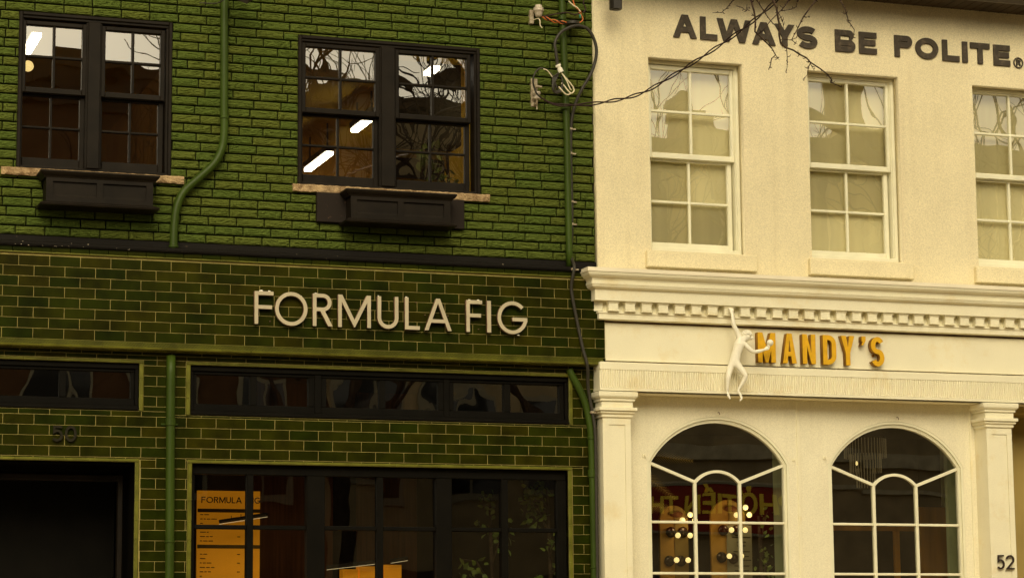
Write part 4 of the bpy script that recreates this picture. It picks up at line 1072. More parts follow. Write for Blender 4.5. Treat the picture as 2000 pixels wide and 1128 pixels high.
wire([(-0.99, -0.03, 7.24), (-0.965, -0.09, 7.24), (-0.952, -0.10, 7.22), (-0.950, -0.10, 7.180), (-0.930, -0.10, 7.155)], 0.005, M['whitewire'], t)
for ph in (0, 1.6, 3.2):
    pp = []
    for i in range(15):
        u = i/14; pp.append((-0.93+0.30*u, -0.10+0.012*math.cos(u*13+ph), 7.255-0.030*math.sin(u*math.pi*.9)-0.01*u+0.012*math.sin(u*13+ph)))
    wire(pp, 0.0052, M['orangewire'] if ph != 1.6 else M['drop'], t)
wire([(-0.63, -0.10, 7.235), (-0.575, -0.10, 7.235), (-0.548, -0.10, 7.262), (-0.560, -0.10, 7.30), (-0.585, -0.10, 7.325)], 0.006, M['orangewire'], t)
wire([(-0.91, -0.10, 7.262), (-0.80, -0.10, 7.292), (-0.70, -0.10, 7.312), (-0.62, -0.10, 7.30), (-0.57, -0.1, 7.325)], 0.006, M['drop'], t)
wire([(-0.572, -0.10, 7.275), (-0.572, -0.10, 7.305)], 0.010, M['tealwire'], t)
wire([(-0.570, -0.10, 7.330), (-0.60, -0.10, 7.365), (-0.64, -0.10, 7.385), (-0.68, -0.10, 7.42)], 0.007, M['whitewire'], t)
wire([(-0.560, -0.10, 7.325), (-0.62, -0.10, 7.38), (-0.64, -0.10, 7.44)], 0.006, M['orangewire'], t)
wire([(-0.545, -0.10, 7.320), (-0.52, -0.10, 7.36), (-0.54, -0.10, 7.42), (-0.50, -0.10, 7.50)], 0.006, M['drop'], t)
b = MB(); b.lathe((-0.645, -0.10, 7.205), [(0.055, 0), (0.062, .004), (0.062, .026), (0.055, .030)], 22); b.build('wire_hub', M['cable'], t)
# twisted service drop to the street
drop = [(-0.965, -0.13, 6.524), (-0.904, -0.13, 6.492), (-0.833, -0.13, 6.470), (-0.737, -0.14, 6.466), (-0.642, -0.15, 6.473), (-0.473, -0.17, 6.493), (-0.362, -0.6, 6.451), (-0.305, -0.95, 6.440), (-0.246, -1.35, 6.476), (-0.157, -1.9, 6.545), (-0.105, -2.3, 6.597),
        (-0.070, -2.7, 6.653), (-0.050, -3.1, 6.720), (0.05, -4.5, 6.98), (0.4, -8.0, 7.7), (1.0, -13, 8.6), (2.0, -19.3, 9.6)]
sp = smooth_path(drop, 14); t = empty('service_cable', drop[0], 'twisted dark service wires sagging across the cream wall towards the street', 'cable')
for ph in (0, 3.14):
    pts = []
    acc = 0.0
    for i, p in enumerate(sp):
        if i: acc += (p-sp[i-1]).length
        a = acc*10+ph; rad = 0.0125*min(1, acc/0.3)
        pts.append(p+Vector((math.cos(a)*rad*0.7, math.cos(a)*rad*.4, math.sin(a)*rad)))
    b = MB(); b.tube(pts, 0.0062, 6); b.build('wire', M['drop'], t, smooth=True)
# lamps at the top edge
t = empty('flood_lamp', (-3.68, 0, 7.25), 'black flood lamp beside the top of the S bend pipe', 'lamp')
b = MB(); b.v += [(-3.80, -0.30, 7.16), (-3.64, -0.36, 7.085), (-3.58, -0.30, 7.13), (-3.74, -0.24, 7.20), (-3.78, -0.42, 7.26), (-3.60, -0.46, 7.20), (-3.56, -0.38, 7.25), (-3.74, -0.34, 7.31)]
for q in ((0, 3, 2, 1), (4, 5, 6, 7), (0, 1, 5, 4), (2, 3, 7, 6), (1, 2, 6, 5), (3, 0, 4, 7)): b.face(list(q))
b.build('housing', M['lampbody'], t)
b = MB(); b.tube([(-3.68, -0.3, 7.24), (-3.68, -0.15, 7.32), (-3.68, 0.0, 7.32)], 0.018, 8); b.lathe((-3.68, -0.012, 7.32), [(0.05, -.012), (0.05, .012)], 16, 'y'); b.build('arm', M['lampbody'], t)
b = MB(); b.tube(smooth_path([(-3.80, -0.28, 7.14), (-3.86, -0.2, 7.115), (-3.98, -0.08, 7.14)], 6), 0.006, 6); b.build('lead', M['cable'], t)
t = empty('security_camera', (-0.30, -0.05, 7.45), 'black security camera under the eaves at the corner of the cream wall', 'camera')
b = MB(); b.prism_z([(-0.358, -0.30), (-0.345, -0.335), (-0.275, -0.34), (-0.256, -0.31), (-0.256, -0.26), (-0.28, -0.235), (-0.34, -0.235), (-0.358, -0.26)], 7.325, 7.50); b.build('housing', M['lampbody'], t)
b = MB(); b.tube([(-0.307, -0.28, 7.49), (-0.307, -0.20, 7.53), (-0.307, -0.05, 7.53)], 0.014, 8); b.lathe((-0.307, -0.285, 7.318), [(0.03, 0), (0.034, .006), (0.034, .01)], 14); b.build('arm', M['lampbody'], t)

# screws around the arches
for x, z, r in ((0.753, 3.826, 0), (0.040, 3.430, 0), (1.480, 3.424, 0), (2.525, 3.825, 0), (1.786, 3.448, 0)):
    b = MB()
    if z < 3.8: b.bbox(x-.016, x+.016, YW-.006, YW, z-.018, z+.018, .003)
    b.tube([(x, YW-(.0061 if z < 3.8 else .0), z+.004), (x, YW-.03, z), (x+.004, YW-.034, z-.02)], 0.0032, 6)
    o = b.build('wall_hook', M['letter_side'] if z > 3.8 else M['cream'])
    tag(o, {0.753: 'tiny rusty hook above the crown of the left arched window', 0.040: 'small painted hook plate left of the first arched window', 1.480: 'small painted hook plate right of the first arched window',
            2.525: 'tiny rusty hook above the crown of the right arched window', 1.786: 'small painted hook plate left of the second arched window'}[x], 'hook', 'small hooks around the arched windows')

# =================================================================== MONKEY STATUE
def skin_body(name, joints, bones, root, material, parent=None, sub=2):
    names = list(joints); idx = {n: i for i, n in enumerate(names)}
    me = bpy.data.meshes.new(name); me.from_pydata([joints[n][0] for n in names], [(idx[a], idx[b]) for a, b in bones], [])
    o = bpy.data.objects.new(name, me); COL.objects.link(o)
    m = o.modifiers.new('s', 'SKIN'); m.use_smooth_shade = True; m.branch_smoothing = 0.4
    for n in names:
        r_ = joints[n][1]; r_ = tuple(q*1.18 for q in r_) if isinstance(r_, tuple) else r_*1.32; sv = me.skin_vertices[0].data[idx[n]]; sv.radius = r_ if isinstance(r_, tuple) else (r_, r_); sv.use_root = (n == root)
    o.modifiers.new('u', 'SUBSURF').levels = sub
    dg = bpy.context.evaluated_depsgraph_get(); dg.update()
    me2 = bpy.data.meshes.new_from_object(o.evaluated_get(dg)); bpy.data.objects.remove(o)
    me2.materials.clear()
    for p in me2.polygons: p.use_smooth = True
    return link(name, me2, material, parent)
Y0 = -0.255
J = {}
def j(n, x, z, r, dy=0.0): J[n] = ((x, Y0+dy, z), r)
j('pelvis', .770, 4.240, (.042, .040)); j('waist', .783, 4.290, (.042, .040)); j('chest', .812, 4.365, (.062, .056)); j('collar', .832, 4.420, (.044, .040)); j('neck', .862, 4.442, .024)
j('head', .895, 4.464, (.042, .040), -.004); j('crown', .902, 4.482, (.034, .034), -.004)
j('shL', .832, 4.452, .024, .004); j('upL', .808, 4.502, .018); j('elL', .774, 4.565, .0155); j('foL', .769, 4.610, .0145); j('wrL', .765, 4.660, .0095, .008); j('haL', .761, 4.682, .0125, .022)
j('shR', .862, 4.402, .024, -.020); j('upR', .893, 4.362, .018, -.04); j('elR', .934, 4.326, .015, -.05); j('foR', .990, 4.336, .0135, -.05); j('wrR', 1.040, 4.350, .009, -.045); j('haR', 1.062, 4.360, .012, -.045)
j('hipL', .748, 4.212, .026, .012); j('thL', .725, 4.150, .022, .008); j('knL', .711, 4.098, .017); j('caL', .709, 4.045, .0135, .01); j('anL', .708, 3.975, .008, .02); j('ftL', .712, 3.940, .009, .005); j('toL', .722, 3.908, .005, -.010)
j('hipR', .796, 4.212, .027, -.014); j('thR', .830, 4.160, .023, -.035); j('knR', .860, 4.112, .018, -.05); j('caR', .836, 4.055, .0145, -.03); j('anR', .795, 3.988, .008, -.01); j('ftR', .815, 3.952, .009, -.02); j('hlR', .822, 3.915, .0075, -.03); j('toR', .800, 3.892, .005, -.035)
bones = [('pelvis', 'waist'), ('waist', 'chest'), ('chest', 'collar'), ('collar', 'neck'), ('neck', 'head'), ('head', 'crown'),
         ('collar', 'shL'), ('shL', 'upL'), ('upL', 'elL'), ('elL', 'foL'), ('foL', 'wrL'), ('wrL', 'haL'),
         ('chest', 'shR'), ('shR', 'upR'), ('upR', 'elR'), ('elR', 'foR'), ('foR', 'wrR'), ('wrR', 'haR'),
         ('pelvis', 'hipL'), ('hipL', 'thL'), ('thL', 'knL'), ('knL', 'caL'), ('caL', 'anL'), ('anL', 'ftL'), ('ftL', 'toL'),
         ('pelvis', 'hipR'), ('hipR', 'thR'), ('thR', 'knR'), ('knR', 'caR'), ('caR', 'anR'), ('anR', 'ftR'), ('ftR', 'hlR'), ('hlR', 'toR')]
for k in range(4):   # fingers of the gripping hand hook over the dentil course
    dx = (k-1.5)*0.0085
    j('f%da' % k, .761+dx, 4.702, .0042, .018); j('f%db' % k, .761+dx*1.2, 4.718, .0036, .030); j('f%dc' % k, .761+dx*1.2, 4.722, .003, .048)
    bones += [('haL', 'f%da' % k), ('f%da' % k, 'f%db' % k), ('f%db' % k, 'f%dc' % k)]
    a = k*0.35-0.2
    j('g%da' % k, 1.078, 4.366+(k-1.5)*.0075, .0040, -.055); j('g%db' % k, 1.090, 4.374+(k-1.5)*.0065, .0034, -.050)
    bones += [('haR', 'g%da' % k), ('g%da' % k, 'g%db' % k)]
j('tha', .776, 4.688, .0045, .010); j('thb', .784, 4.703, .0036, .022); bones += [('haL', 'tha'), ('tha', 'thb')]
j('thc', 1.066, 4.376, .0045, -.030); j('thd', 1.078, 4.386, .0036, -.032); bones += [('haR', 'thc'), ('thc', 'thd')]
MK = empty('monkey_statue', (.770, -0.25, 3.89), 'white monkey figure hanging by one arm from the dentils and holding a round bulb', 'statue')
skin_body('body', J, bones, 'pelvis', M['resin'], MK)
b = MB(); hx, hy, hz = .906, Y0-.004, 4.472
b.sphere((hx+.030, hy-.006, hz-.016), 0.020, 14, 10, (1.0, .9, .85))      # muzzle
b.sphere((hx+.018, hy-.022, hz+.008), 0.0085, 10, 8); b.sphere((hx+.030, hy-.004, hz+.012), 0.0085, 10, 8)   # brow
b.sphere((hx-.006, hy-.036, hz-.004), 0.012, 12, 8, (.8, .4, 1.1)); b.sphere((hx-.006, hy+.036, hz-.004), 0.012, 12, 8, (.8, .4, 1.1))   # ears
b.build('face', M['resin'], MK, smooth=True)
b = MB()
for k in range(46):
    a = k*2.399; th = math.acos(1-0.92*(k+.5)/46)
    dx, dy, dz = math.sin(th)*math.cos(a), math.sin(th)*math.sin(a), math.cos(th)
    b.sphere((hx-.008+dx*.041, hy+dy*.041, hz+.006+dz*.042), 0.011, 6, 5, (1, 1, .8))
b.build('fur_cap', M['resin'], MK, smooth=True)
b = MB(); b.lathe((1.084, Y0-.048, 4.366), [(0.010, 0), (0.012, .01), (0.0125, .022), (0.014, .030)], 14); b.build('bulb_socket', M['resin'], MK, smooth=True)
b = MB(); b.sphere((1.098, Y0-.050, 4.414), 0.030, 22, 16); bo = b.build('light_bulb', M['globewhite'], MK, smooth=True)

# =================================================================== INTERIOR THINGS
# fluorescent strips upstairs
def strip(x, y0, y1, z, label):
    t = empty('strip_lamp', (x, (y0+y1)/2, z), label, 'ceiling lamp', 'lit strip lamps in the upper room')
    b = MB(); b.box(x-.05, x+.05, y0, y1, z+.03, z+.09); b.box(x-.008, x+.008, y0+.1, y0+.12, z+.09, 7.28); b.box(x-.008, x+.008, y1-.12, y1-.1, z+.09, 7.28); b.build('housing', M['lampbody'], t)
    b = MB(); b.box(x-.036, x+.036, y0+.005, y1-.005, z-.006, z+.029); b.build('diffuser', M['lampglow'], t)
strip(-1.56, 3.05, 3.80, 7.0, 'lit white strip lamp high behind the left sash beside the dark mullion')
strip(-1.60, 4.60, 5.55, 6.93, 'lit white strip lamp low at the left corner of the window above the worn board')
strip(-1.60, 0.88, 1.15, 6.97, 'short lit strip lamp seen in the top row of the right sash')
strip(-0.90, 1.2, 1.8, 7.0, 'added strip lamp out of view that brightens the ochre wall')  # extra lamp outside the window view, put in to light the ochre wall
strip(-6.60, 2.0, 3.0, 7.0, 'added unseen strip lamp that brightens the room behind the leftmost window')  # extra lamp, unseen, brightens the leftmost room
strip(-5.20, 0.8, 1.5, 6.98, 'lit strip lamp in the top corner pane of the leftmost window')
t = empty('wall_lamp', (-5.12, 1.9, 6.98), 'small glowing lamp behind the second pane of the leftmost window', 'lamp')
b = MB(); b.sphere((-5.12, 1.9, 6.98), 0.05, 14, 10); b.build('bulb', M['bulbglow'], t, smooth=True); b = MB(); b.tube([(-5.12, 1.9, 7.02), (-5.12, 1.9, 7.28)], .006, 6); b.build('cord', M['lampbody'], t)

def leaf(mb, c, dirv, ln, wd, rnd):
    d_ = Vector(dirv).normalized(); s = d_.cross(Vector((rnd.uniform(-1, 1), rnd.uniform(-1, 1), rnd.uniform(-.3, 1)))).normalized(); up = d_.cross(s)
    n = len(mb.v); c = Vector(c)
    for a, b_ in ((0, 0), (.3, .5), (.6, .42), (1, 0)):
        for sg in ((1,) if b_ == 0 else (1, -1)):
            p = c+d_*ln*a+s*wd*b_*sg+up*(-0.12*ln*a*a+0.05*ln*(1 if b_ else 0)); mb.v.append(tuple(p))
    mb.face([n, n+1, n+2]); mb.face([n+1, n+3, n+4, n+2]); mb.face([n+3, n+5, n+4])
def plant(label, x, y, z0, z1, spread, nl, seed, size=0.07, name='indoor_tree'):
    rnd = random.Random(seed); t = empty(name, (x, y, z0), label, 'plant')
    tr = MB(); tr.tube([(x, y, z0), (x+.02, y, (z0+z1)/2), (x-.01, y+.02, z1)], [0.03, 0.024, 0.012], 8)
    lf = MB()
    for k in range(9):
        zz = z0+(z1-z0)*(0.35+0.65*k/9); a = rnd.uniform(0, 6.28); e = Vector((x+spread*math.cos(a)*rnd.uniform(.5, 1), y+0.3*spread*math.sin(a), zz+rnd.uniform(.0, .3)))
        tr.tube([(x, y, zz-.1), tuple((Vector((x, y, zz))+e)/2+Vector((0, 0, .05))), tuple(e)], [.010, .006, .003], 5)
        for q in range(nl//9):
            u = rnd.uniform(.25, 1.1); p = Vector((x, y, zz)).lerp(e, u)+Vector((rnd.uniform(-.08, .08), rnd.uniform(-.08, .08), rnd.uniform(-.1, .08)))
            leaf(lf, p, (rnd.uniform(-1, 1), rnd.uniform(-1, .4), rnd.uniform(-1, .5)), size*rnd.uniform(.6, 1.2), size*.55, rnd)
    tr.build('trunk', M['bark'], t); lf.build('foliage', M['leaf'], t, fix=False)
plant('tall leafy tree inside the right end of the dark shop window', -0.66, 0.60, 0.6, 3.25, 0.44, 330, 11, 0.085)
plant('thin leafy branches inside the dark window left of the tall indoor tree', -1.15, 0.75, 0.6, 3.15, 0.36, 150, 12, 0.08, name='indoor_plant')
plant('dark leafy plant behind the lower right panes of the upper window', -1.35, 1.3, 4.5, 6.30, 0.30, 150, 13, 0.11, name='indoor_plant')
b = MB(); b.tube([(-1.35, 1.3, 4.5), (-1.35, 1.3, 4.8)], .16, 16)
tag(b.build('plant_pot', M['redbrown']), 'round brown pot of the plant in the upper room', 'pot')

# menu board
MBD = empty('menu_board', (-3.45, 1.0, 1.3), 'tall orange menu board lettered FORMULA FIG inside the dark shop window', 'sign')
b = MB(); b.box(-3.725, -3.176, 1.0, 1.03, 1.30, 3.135); b.build('board', M['glowboard'], MBD)
b = MB()
for z in (2.965, 2.657, 2.2, 1.8): b.box(-3.724, -3.177, 0.994, 0.999, z-.0155, z+.0155)
b.build('header_bar', M['olivebar'], MBD)
b = MB(); rnd = random.Random(4)
for k in range(34):
    z = 2.93-k*0.0375
    if min(abs(z-q) for q in (2.965, 2.657, 2.2, 1.8)) < .03: continue
    xx = -3.70; 
    for w_ in range(rnd.randint(1, 4)):
        l = rnd.uniform(.015, .05); b.box(xx, xx+l, 0.996, 0.9985, z-.004, z+.003); xx += l+.010
    if k % 2: b.box(-3.375, -3.350, 0.996, 0.9985, z-.004, z+.003)
b.build('small_print', M['ink'], MBD)
xs = -3.692
for ch, wd_ in zip('FORMULA FIG', (.036, .058, .040, .054, .040, .030, .050, .038, .036, .008, .054)):
    if ch != ' ': letter_obj(ch, xs, xs+wd_, 3.030, 3.082, .0075, 0.990, 0.998, M['ink'], M['ink'], MBD)
    xs += wd_+0.0075
# warm ceiling spots of the dining room
for x, y, lab in ((0.62, 1.2, 'small round ceiling spot seen near the crown of the first arched window'), (2.2, 2.6, 'small round ceiling spot deep inside the second arched window')):
    t = empty('ceiling_spot', (x, y, 4.0), lab, 'ceiling lamp'); b = MB(); b.lathe((x, y, 3.99), [(.06, 0), (.065, .004), (.065, .03)], 18); b.build('rim', M['mirror'], t); b = MB(); b.lathe((x, y, 3.984), [(.045, 0), (.045, .005)], 18); b.build('lens', M['bulbglow'], t)
# pendant line lamps in the shop
def line_lamp(p0, p1, label):
    t = empty('line_lamp', p0, label, 'lamp', 'slim line lamps inside the dark shop')
    a, b_ = Vector(p0), Vector(p1); b = MB(); b.tube([a+Vector((0, 0, .014)), b_+Vector((0, 0, .014))], .016, 4); 
    for u in (.25, .45): q = a.lerp(b_, u); b.tube([q, q+Vector((0, 0, .05))], .003, 4)
    b.build('housing', M['lampbody'], t); b = MB(); b.tube([a+Vector((0, -.004, -.008)), b_+Vector((0, -.004, -.008))], .0022, 4); b.build('diffuser', M['lineglow'], t)
line_lamp((-3.600, .7, 2.838), (-3.183, .7, 2.905), 'slanted slim lamp in front of the orange menu board')
line_lamp((-2.58, 1.0, 2.471), (-2.107, 1.0, 2.527), 'slim lamp above the ochre cards in the middle shop bay')
line_lamp((-2.0, 1.0, 2.532), (-1.845, 1.0, 2.556), 'short slim lamp beside the red brown panel in the shop')
for k, (a, b_, c, lab) in enumerate(((-2.405, -2.265, 2.475, 'ochre card box nearest the dark mullion under the slim lamp'), (-2.255, -2.095, 2.50, 'ochre card box in the middle under the slim lamp'), (-2.03, -1.87, 2.515, 'ochre card box under the short slim lamp'))):
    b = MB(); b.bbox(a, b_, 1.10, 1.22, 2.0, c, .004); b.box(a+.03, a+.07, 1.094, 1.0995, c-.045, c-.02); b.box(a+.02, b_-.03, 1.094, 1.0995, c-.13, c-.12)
    tag(b.build('card_box', M['glowboard']), lab, 'box', 'ochre boxes displayed in the shop')
b = MB(); b.box(-2.7, -1.7, 1.0, 1.4, 1.95, 1.995); b.box(-2.68, -2.64, 1.02, 1.38, .06, 1.95); b.box(-1.76, -1.72, 1.02, 1.38, .06, 1.95)
tag(b.build('display_table', M['roomdark']), 'dark display table carrying ochre boxes inside the shop', 'table')

# arched sconce panels in the cream shop
def arch_panel(xc, hw, zt, y, label, mats):
    t = empty('arched_panel', (xc, y, 0.06), label, 'wall panel', 'ochre arched panels inside the cream shop')
    lp = arch_loop(xc, hw, zt-hw*1.15, zt, 0.06, 18); me = plate([lp], y, y+.05); link('panel', me, mats[0], t)
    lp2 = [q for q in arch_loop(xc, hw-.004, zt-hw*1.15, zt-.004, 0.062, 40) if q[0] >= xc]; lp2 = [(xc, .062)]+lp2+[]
    me = plate([lp2], y-.012, y-.001); link('shaded_half', me, mats[1], t)  # right half laid over in a darker tone, shade put into its colour
    b = MB(); b.sphere((xc+.02, y-.02, zt-.085), .06, 16, 8, (1.1, .25, .5)); b.build('rosette', M['redbrown'], t, smooth=True)
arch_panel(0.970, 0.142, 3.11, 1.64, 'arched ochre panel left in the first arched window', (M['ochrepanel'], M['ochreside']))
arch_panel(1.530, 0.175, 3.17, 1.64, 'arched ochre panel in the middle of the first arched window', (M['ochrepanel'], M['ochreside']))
def sconce(x, z, gx, gz, label):
    t = empty('globe_sconce', (x, 1.62, z), label, 'wall lamp', 'globe lamps on the ochre panels')
    b = MB(); b.lathe((x, 1.615, z), [(0.052, 0.0), (0.05, -.012), (0.035, -.022), (0.01, -.026)], 22, 'y'); b.build('reflector_disc', M['mirror'], t, smooth=True)
    b = MB(); b.tube([(x, 1.60, z), (gx, 1.545, gz)], .006, 6); b.build('arm', M['mirror'], t)
    b = MB(); b.sphere((gx, 1.52, gz), 0.0255, 18, 12); b.build('globe', M['bulbglow'], t, smooth=True)
sconce(0.925, 2.857, 0.957, 2.822, 'globe sconce upper left on the left ochre panel'); sconce(1.047, 2.858, 1.082, 2.822, 'globe sconce upper right on the left ochre panel')
sconce(0.904, 2.587, 0.939, 2.592, 'globe sconce lower left on the left ochre panel'); sconce(1.022, 2.588, 1.056, 2.592, 'globe sconce lower right on the left ochre panel')
sconce(1.462, 2.88, 1.507, 2.878, 'globe sconce upper left on the middle ochre panel'); sconce(1.600, 2.88, 1.649, 2.878, 'globe sconce upper right on the middle ochre panel')
sconce(1.440, 2.625, 1.479, 2.632, 'globe sconce lower left on the middle ochre panel'); sconce(1.561, 2.615, 1.603, 2.633, 'globe sconce lower right on the middle ochre panel')
def cluster(pts, label):
    t = empty('globe_cluster', (pts[0][0], 1.55, pts[0][1]), label, 'lamp', 'clusters of globe lamps above the ochre panels')
    c = Vector((sum(p[0] for p in pts)/len(pts), 1.58, sum(p[1] for p in pts)/len(pts)+.02))
    b = MB()
    for p in pts: b.tube([c, (p[0], 1.55, p[1])], .004, 5)
    b.tube([c, c+Vector((0, 0.06, 0.05))], .006, 6); b.build('arm', M['mirror'], t)
    for p in pts: b = MB(); b.sphere((p[0], 1.55, p[1]), 0.0265, 18, 12); b.build('globe', M['bulbglow'], t, smooth=True)
    pl = bpy.data.lights.new('globe_light', 'POINT'); pl.energy = 2.0; pl.color = (1, .74, .36); pl.shadow_soft_size = .05
    po = bpy.data.objects.new('globe_light', pl); COL.objects.link(po); po.parent = t; po.location = Vector((c.x, 1.46, c.z-.03))-t.location
cluster([(1.099, 3.018), (1.018, 2.966), (1.146, 2.966)], 'cluster of three lit globes over the left ochre panel')
cluster([(1.671, 3.094), (1.576, 3.022), (1.708, 3.024)], 'cluster of three lit globes over the middle ochre panel')
b = MB(); b.box(1.50, 1.76, 1.620, 1.624, 1.9, 2.93); sh = b.build('menu_sheet', M['paper'], None); tag(sh, 'grey printed sheet hanging on the middle ochre panel inside the first arched window', 'sheet')
b = MB()
for k in range(12):
    z = 2.86-k*.045+(0 if k % 3 else .01); l = rnd.uniform(.08, .2); b.box(1.65-l/2, 1.65+l/2, 1.616, 1.6195, z-.004, z+.004)
b.build('printed_lines', M['ink'], sh)
plant('silvery leafy plant at the right side of the first arched window', 1.36, 0.55, 0.5, 2.95, 0.14, 110, 21, .06, name='indoor_plant')
# palm like fronds seen behind the left edge of the first arched window
t = empty('palm_frond', (0.16, 0.35, 3.3), 'pale palm fronds at the upper left of the first arched window', 'plant')
b = MB(); rnd = random.Random(9)
for (bx, bz, dx, dz, ln) in ((0.22, 3.46, 1, -.10, .42), (0.16, 3.28, .8, -.55, .36), (0.14, 3.02, 1, -.12, .34)):
    dd = Vector((dx, 0.05, dz)).normalized()
    b.tube([(bx, .35, bz), tuple(Vector((bx, .35, bz))+dd*ln)], [.003, .001], 4)
    for k in range(16):
        p = Vector((bx, .35, bz))+dd*ln*k/16
        for sg in (-1, 1):
            q = (dd+Vector((-dd.z, 0, dd.x))*sg*0.75).normalized(); l = .11*(1-k/22)
            n = len(b.v); s_ = Vector((-q.z, 0, q.x))*.0035
            b.v += [tuple(p-s_), tuple(p+s_), tuple(p+q*l)]; b.face([n, n+1, n+2])
b.build('leaflets', M['ochreside'], t, fix=False)
# chandelier
t = empty('chandelier', (2.80, 1.2, 3.95), 'fringed glass rod chandelier at the upper left of the second arched window', 'chandelier')
b = MB()
for rad, zt, zb, n in ((0.20, 3.74, 3.56, 40), (0.15, 3.60, 3.42, 32), (0.09, 3.46, 3.28, 20)):
    for k in range(n):
        a = 6.283*k/n; b.tube([(2.80+rad*math.cos(a), 1.25+rad*math.sin(a), zt), (2.80+rad*math.cos(a), 1.25+rad*math.sin(a), zb)], .0035, 4)
b.build('glass_rods', M['crystal'], t)
b = MB(); b.lathe((2.80, 1.25, 3.74), [(.20, 0), (.205, .003), (.205, .014), (.20, .018)], 28); b.tube([(2.80, 1.25, 3.75), (2.80, 1.25, 4.02)], .01, 8); b.build('ring', M['mirror'], t)
b = MB(); b.sphere((2.66, 1.16, 3.50), .010, 10, 8, (1, 1, 2.2)); b.build('bulb', M['bulbglow'], t)
b = MB(); b.bbox(3.645, 3.94, 1.78, 1.83, .05, 3.14, .004); b.bbox(2.6, 3.644, 1.78, 1.82, 2.90, 2.945, .004); b.bbox(3.367, 3.423, 1.78, 1.82, .05, 2.90, .004)
tag(b.build('wood_screen', M['wood']), 'orange wooden screen and rail seen through the second arched window', 'screen')

# =================================================================== STREET TREE IN FRONT
TR = empty('street_tree', (5.6, -4.1, 0), 'bare twiggy street tree whose hanging branches cross the lettering ALWAYS BE POLITE', 'tree')
tw = MB()
B = [
[(-0.722, 6.404), (-0.701, 6.323), (-0.69, 6.256), (-0.697, 6.166), (-0.669, 6.146), (-0.607, 6.091), (-0.568, 6.056), (-0.537, 6.006), (-0.57, 5.974), (-0.579, 5.928), (-0.596, 5.89)],
[(-0.537, 6.006), (-0.522, 5.985), (-0.506, 5.967)],
[(-0.678, 6.407), (-0.648, 6.365), (-0.609, 6.308), (-0.57, 6.258), (-0.523, 6.217), (-0.5, 6.174)],
[(-0.546, 6.418), (-0.519, 6.36), (-0.509, 6.286), (-0.495, 6.212), (-0.505, 6.166), (-0.494, 6.099), (-0.447, 6.065), (-0.391, 6.051), (-0.344, 6.024), (-0.288, 6.002), (-0.256, 5.97), (-0.177, 5.927), (-0.121, 5.89), (-0.09, 5.851), (-0.099, 5.831), (-0.05, 5.816), (-0.01, 5.804)],
[(-0.447, 6.065), (-0.444, 6.02), (-0.443, 5.976), (-0.447, 5.915), (-0.457, 5.874)],
[(-0.194, 6.447), (-0.236, 6.398), (-0.303, 6.31), (-0.329, 6.262), (-0.363, 6.199), (-0.405, 6.128), (-0.494, 6.122)],
[(-0.405, 6.128), (-0.374, 6.108), (-0.358, 6.102)],
[(-0.421, 6.421), (-0.455, 6.373), (-0.504, 6.324), (-0.57, 6.258), (-0.636, 6.178), (-0.669, 6.146)],
[(-0.504, 6.324), (-0.474, 6.266), (-0.463, 6.207)],
[(-0.488, 6.34), (-0.415, 6.354), (-0.366, 6.376), (-0.353, 6.396)],
[(-0.001, 6.463), (0.034, 6.405), (0.049, 6.36), (0.063, 6.308), (0.11, 6.244), (0.1, 6.182)],
[(0.049, 6.36), (0.008, 6.369)],
[(-0.862, 6.392), (-0.919, 6.324), (-0.959, 6.291), (-1.031, 6.282)],
[(-0.839, 6.349), (-0.8, 6.341), (-0.76, 6.318), (-0.736, 6.35)],
[(-0.76, 6.318), (-0.755, 6.371)],
[(-0.256, 5.97), (-0.274, 5.928), (-0.284, 5.875), (-0.321, 5.835)],
[(-0.257, 5.959), (-0.226, 5.909)],
[(-0.303, 6.31), (-0.255, 6.31)],
[(-0.364, 6.147), (-0.405, 6.128)]]
rads = {0: .0075, 3: .0085, 5: .0065, 10: .0065, 2: .005, 7: .005, 12: .004}
rnd = random.Random(3)
for i, br in enumerate(B):
    r_ = rads.get(i, .0035); y = -4.0+0.02*i
    pts = [(x, -4.0, z) for x, z in br]; n = len(pts)
    tw.tube(pts, [r_*(1-0.62*k/(n-1)) for k in range(n)], 6)
    for k in range(n-1):      # buds and spurs
        for q in range(3):
            u = rnd.random(); p = Vector(pts[k]).lerp(Vector(pts[k+1]), u)
            d_ = Vector((rnd.uniform(-1, 1), rnd.uniform(-1, 1), rnd.uniform(-.8, .8))).normalized()
            l = rnd.choice([.008, .012, .014, .022, .03]); tw.tube([p, p+d_*l*.7, p+d_*l+Vector((0, 0, l*.3))], [.0032, .0028, .0012], 5)
# limbs above the picture that carry these twigs, arching over from a trunk at the right
def limb(pts, r0_, r1_, seg=10):
    sp_ = smooth_path(pts, 6); n = len(sp_)
    tw.tube(sp_, [r0_+(r1_-r0_)*k/(n-1) for k in range(n)], seg)
    return sp_
ends = [B[0][0], B[2][0], B[3][0], B[5][0], B[7][0], B[10][0], B[12][0], (-0.83, 6.42), (-0.35, 6.42)]
main = limb([(5.6, -4.1, 4.6), (4.9, -4.1, 6.9), (2.6, -4.0, 8.1), (0.9, -4.0, 8.0), (-0.3, -4.0, 7.5)], .11, .035)
def pick(zmin=0): return main[rnd.randint(len(main)//2, len(main)-1)]
for ex, ez in ends:
    a = main[-1-rnd.randint(0, 9)]
    limb([tuple(a), ((a.x+ex)/2+rnd.uniform(-.15, .15), -4.0, (a.z+ez)/2+0.25), (ex, -4.0, ez)], .022, .0075, 6)
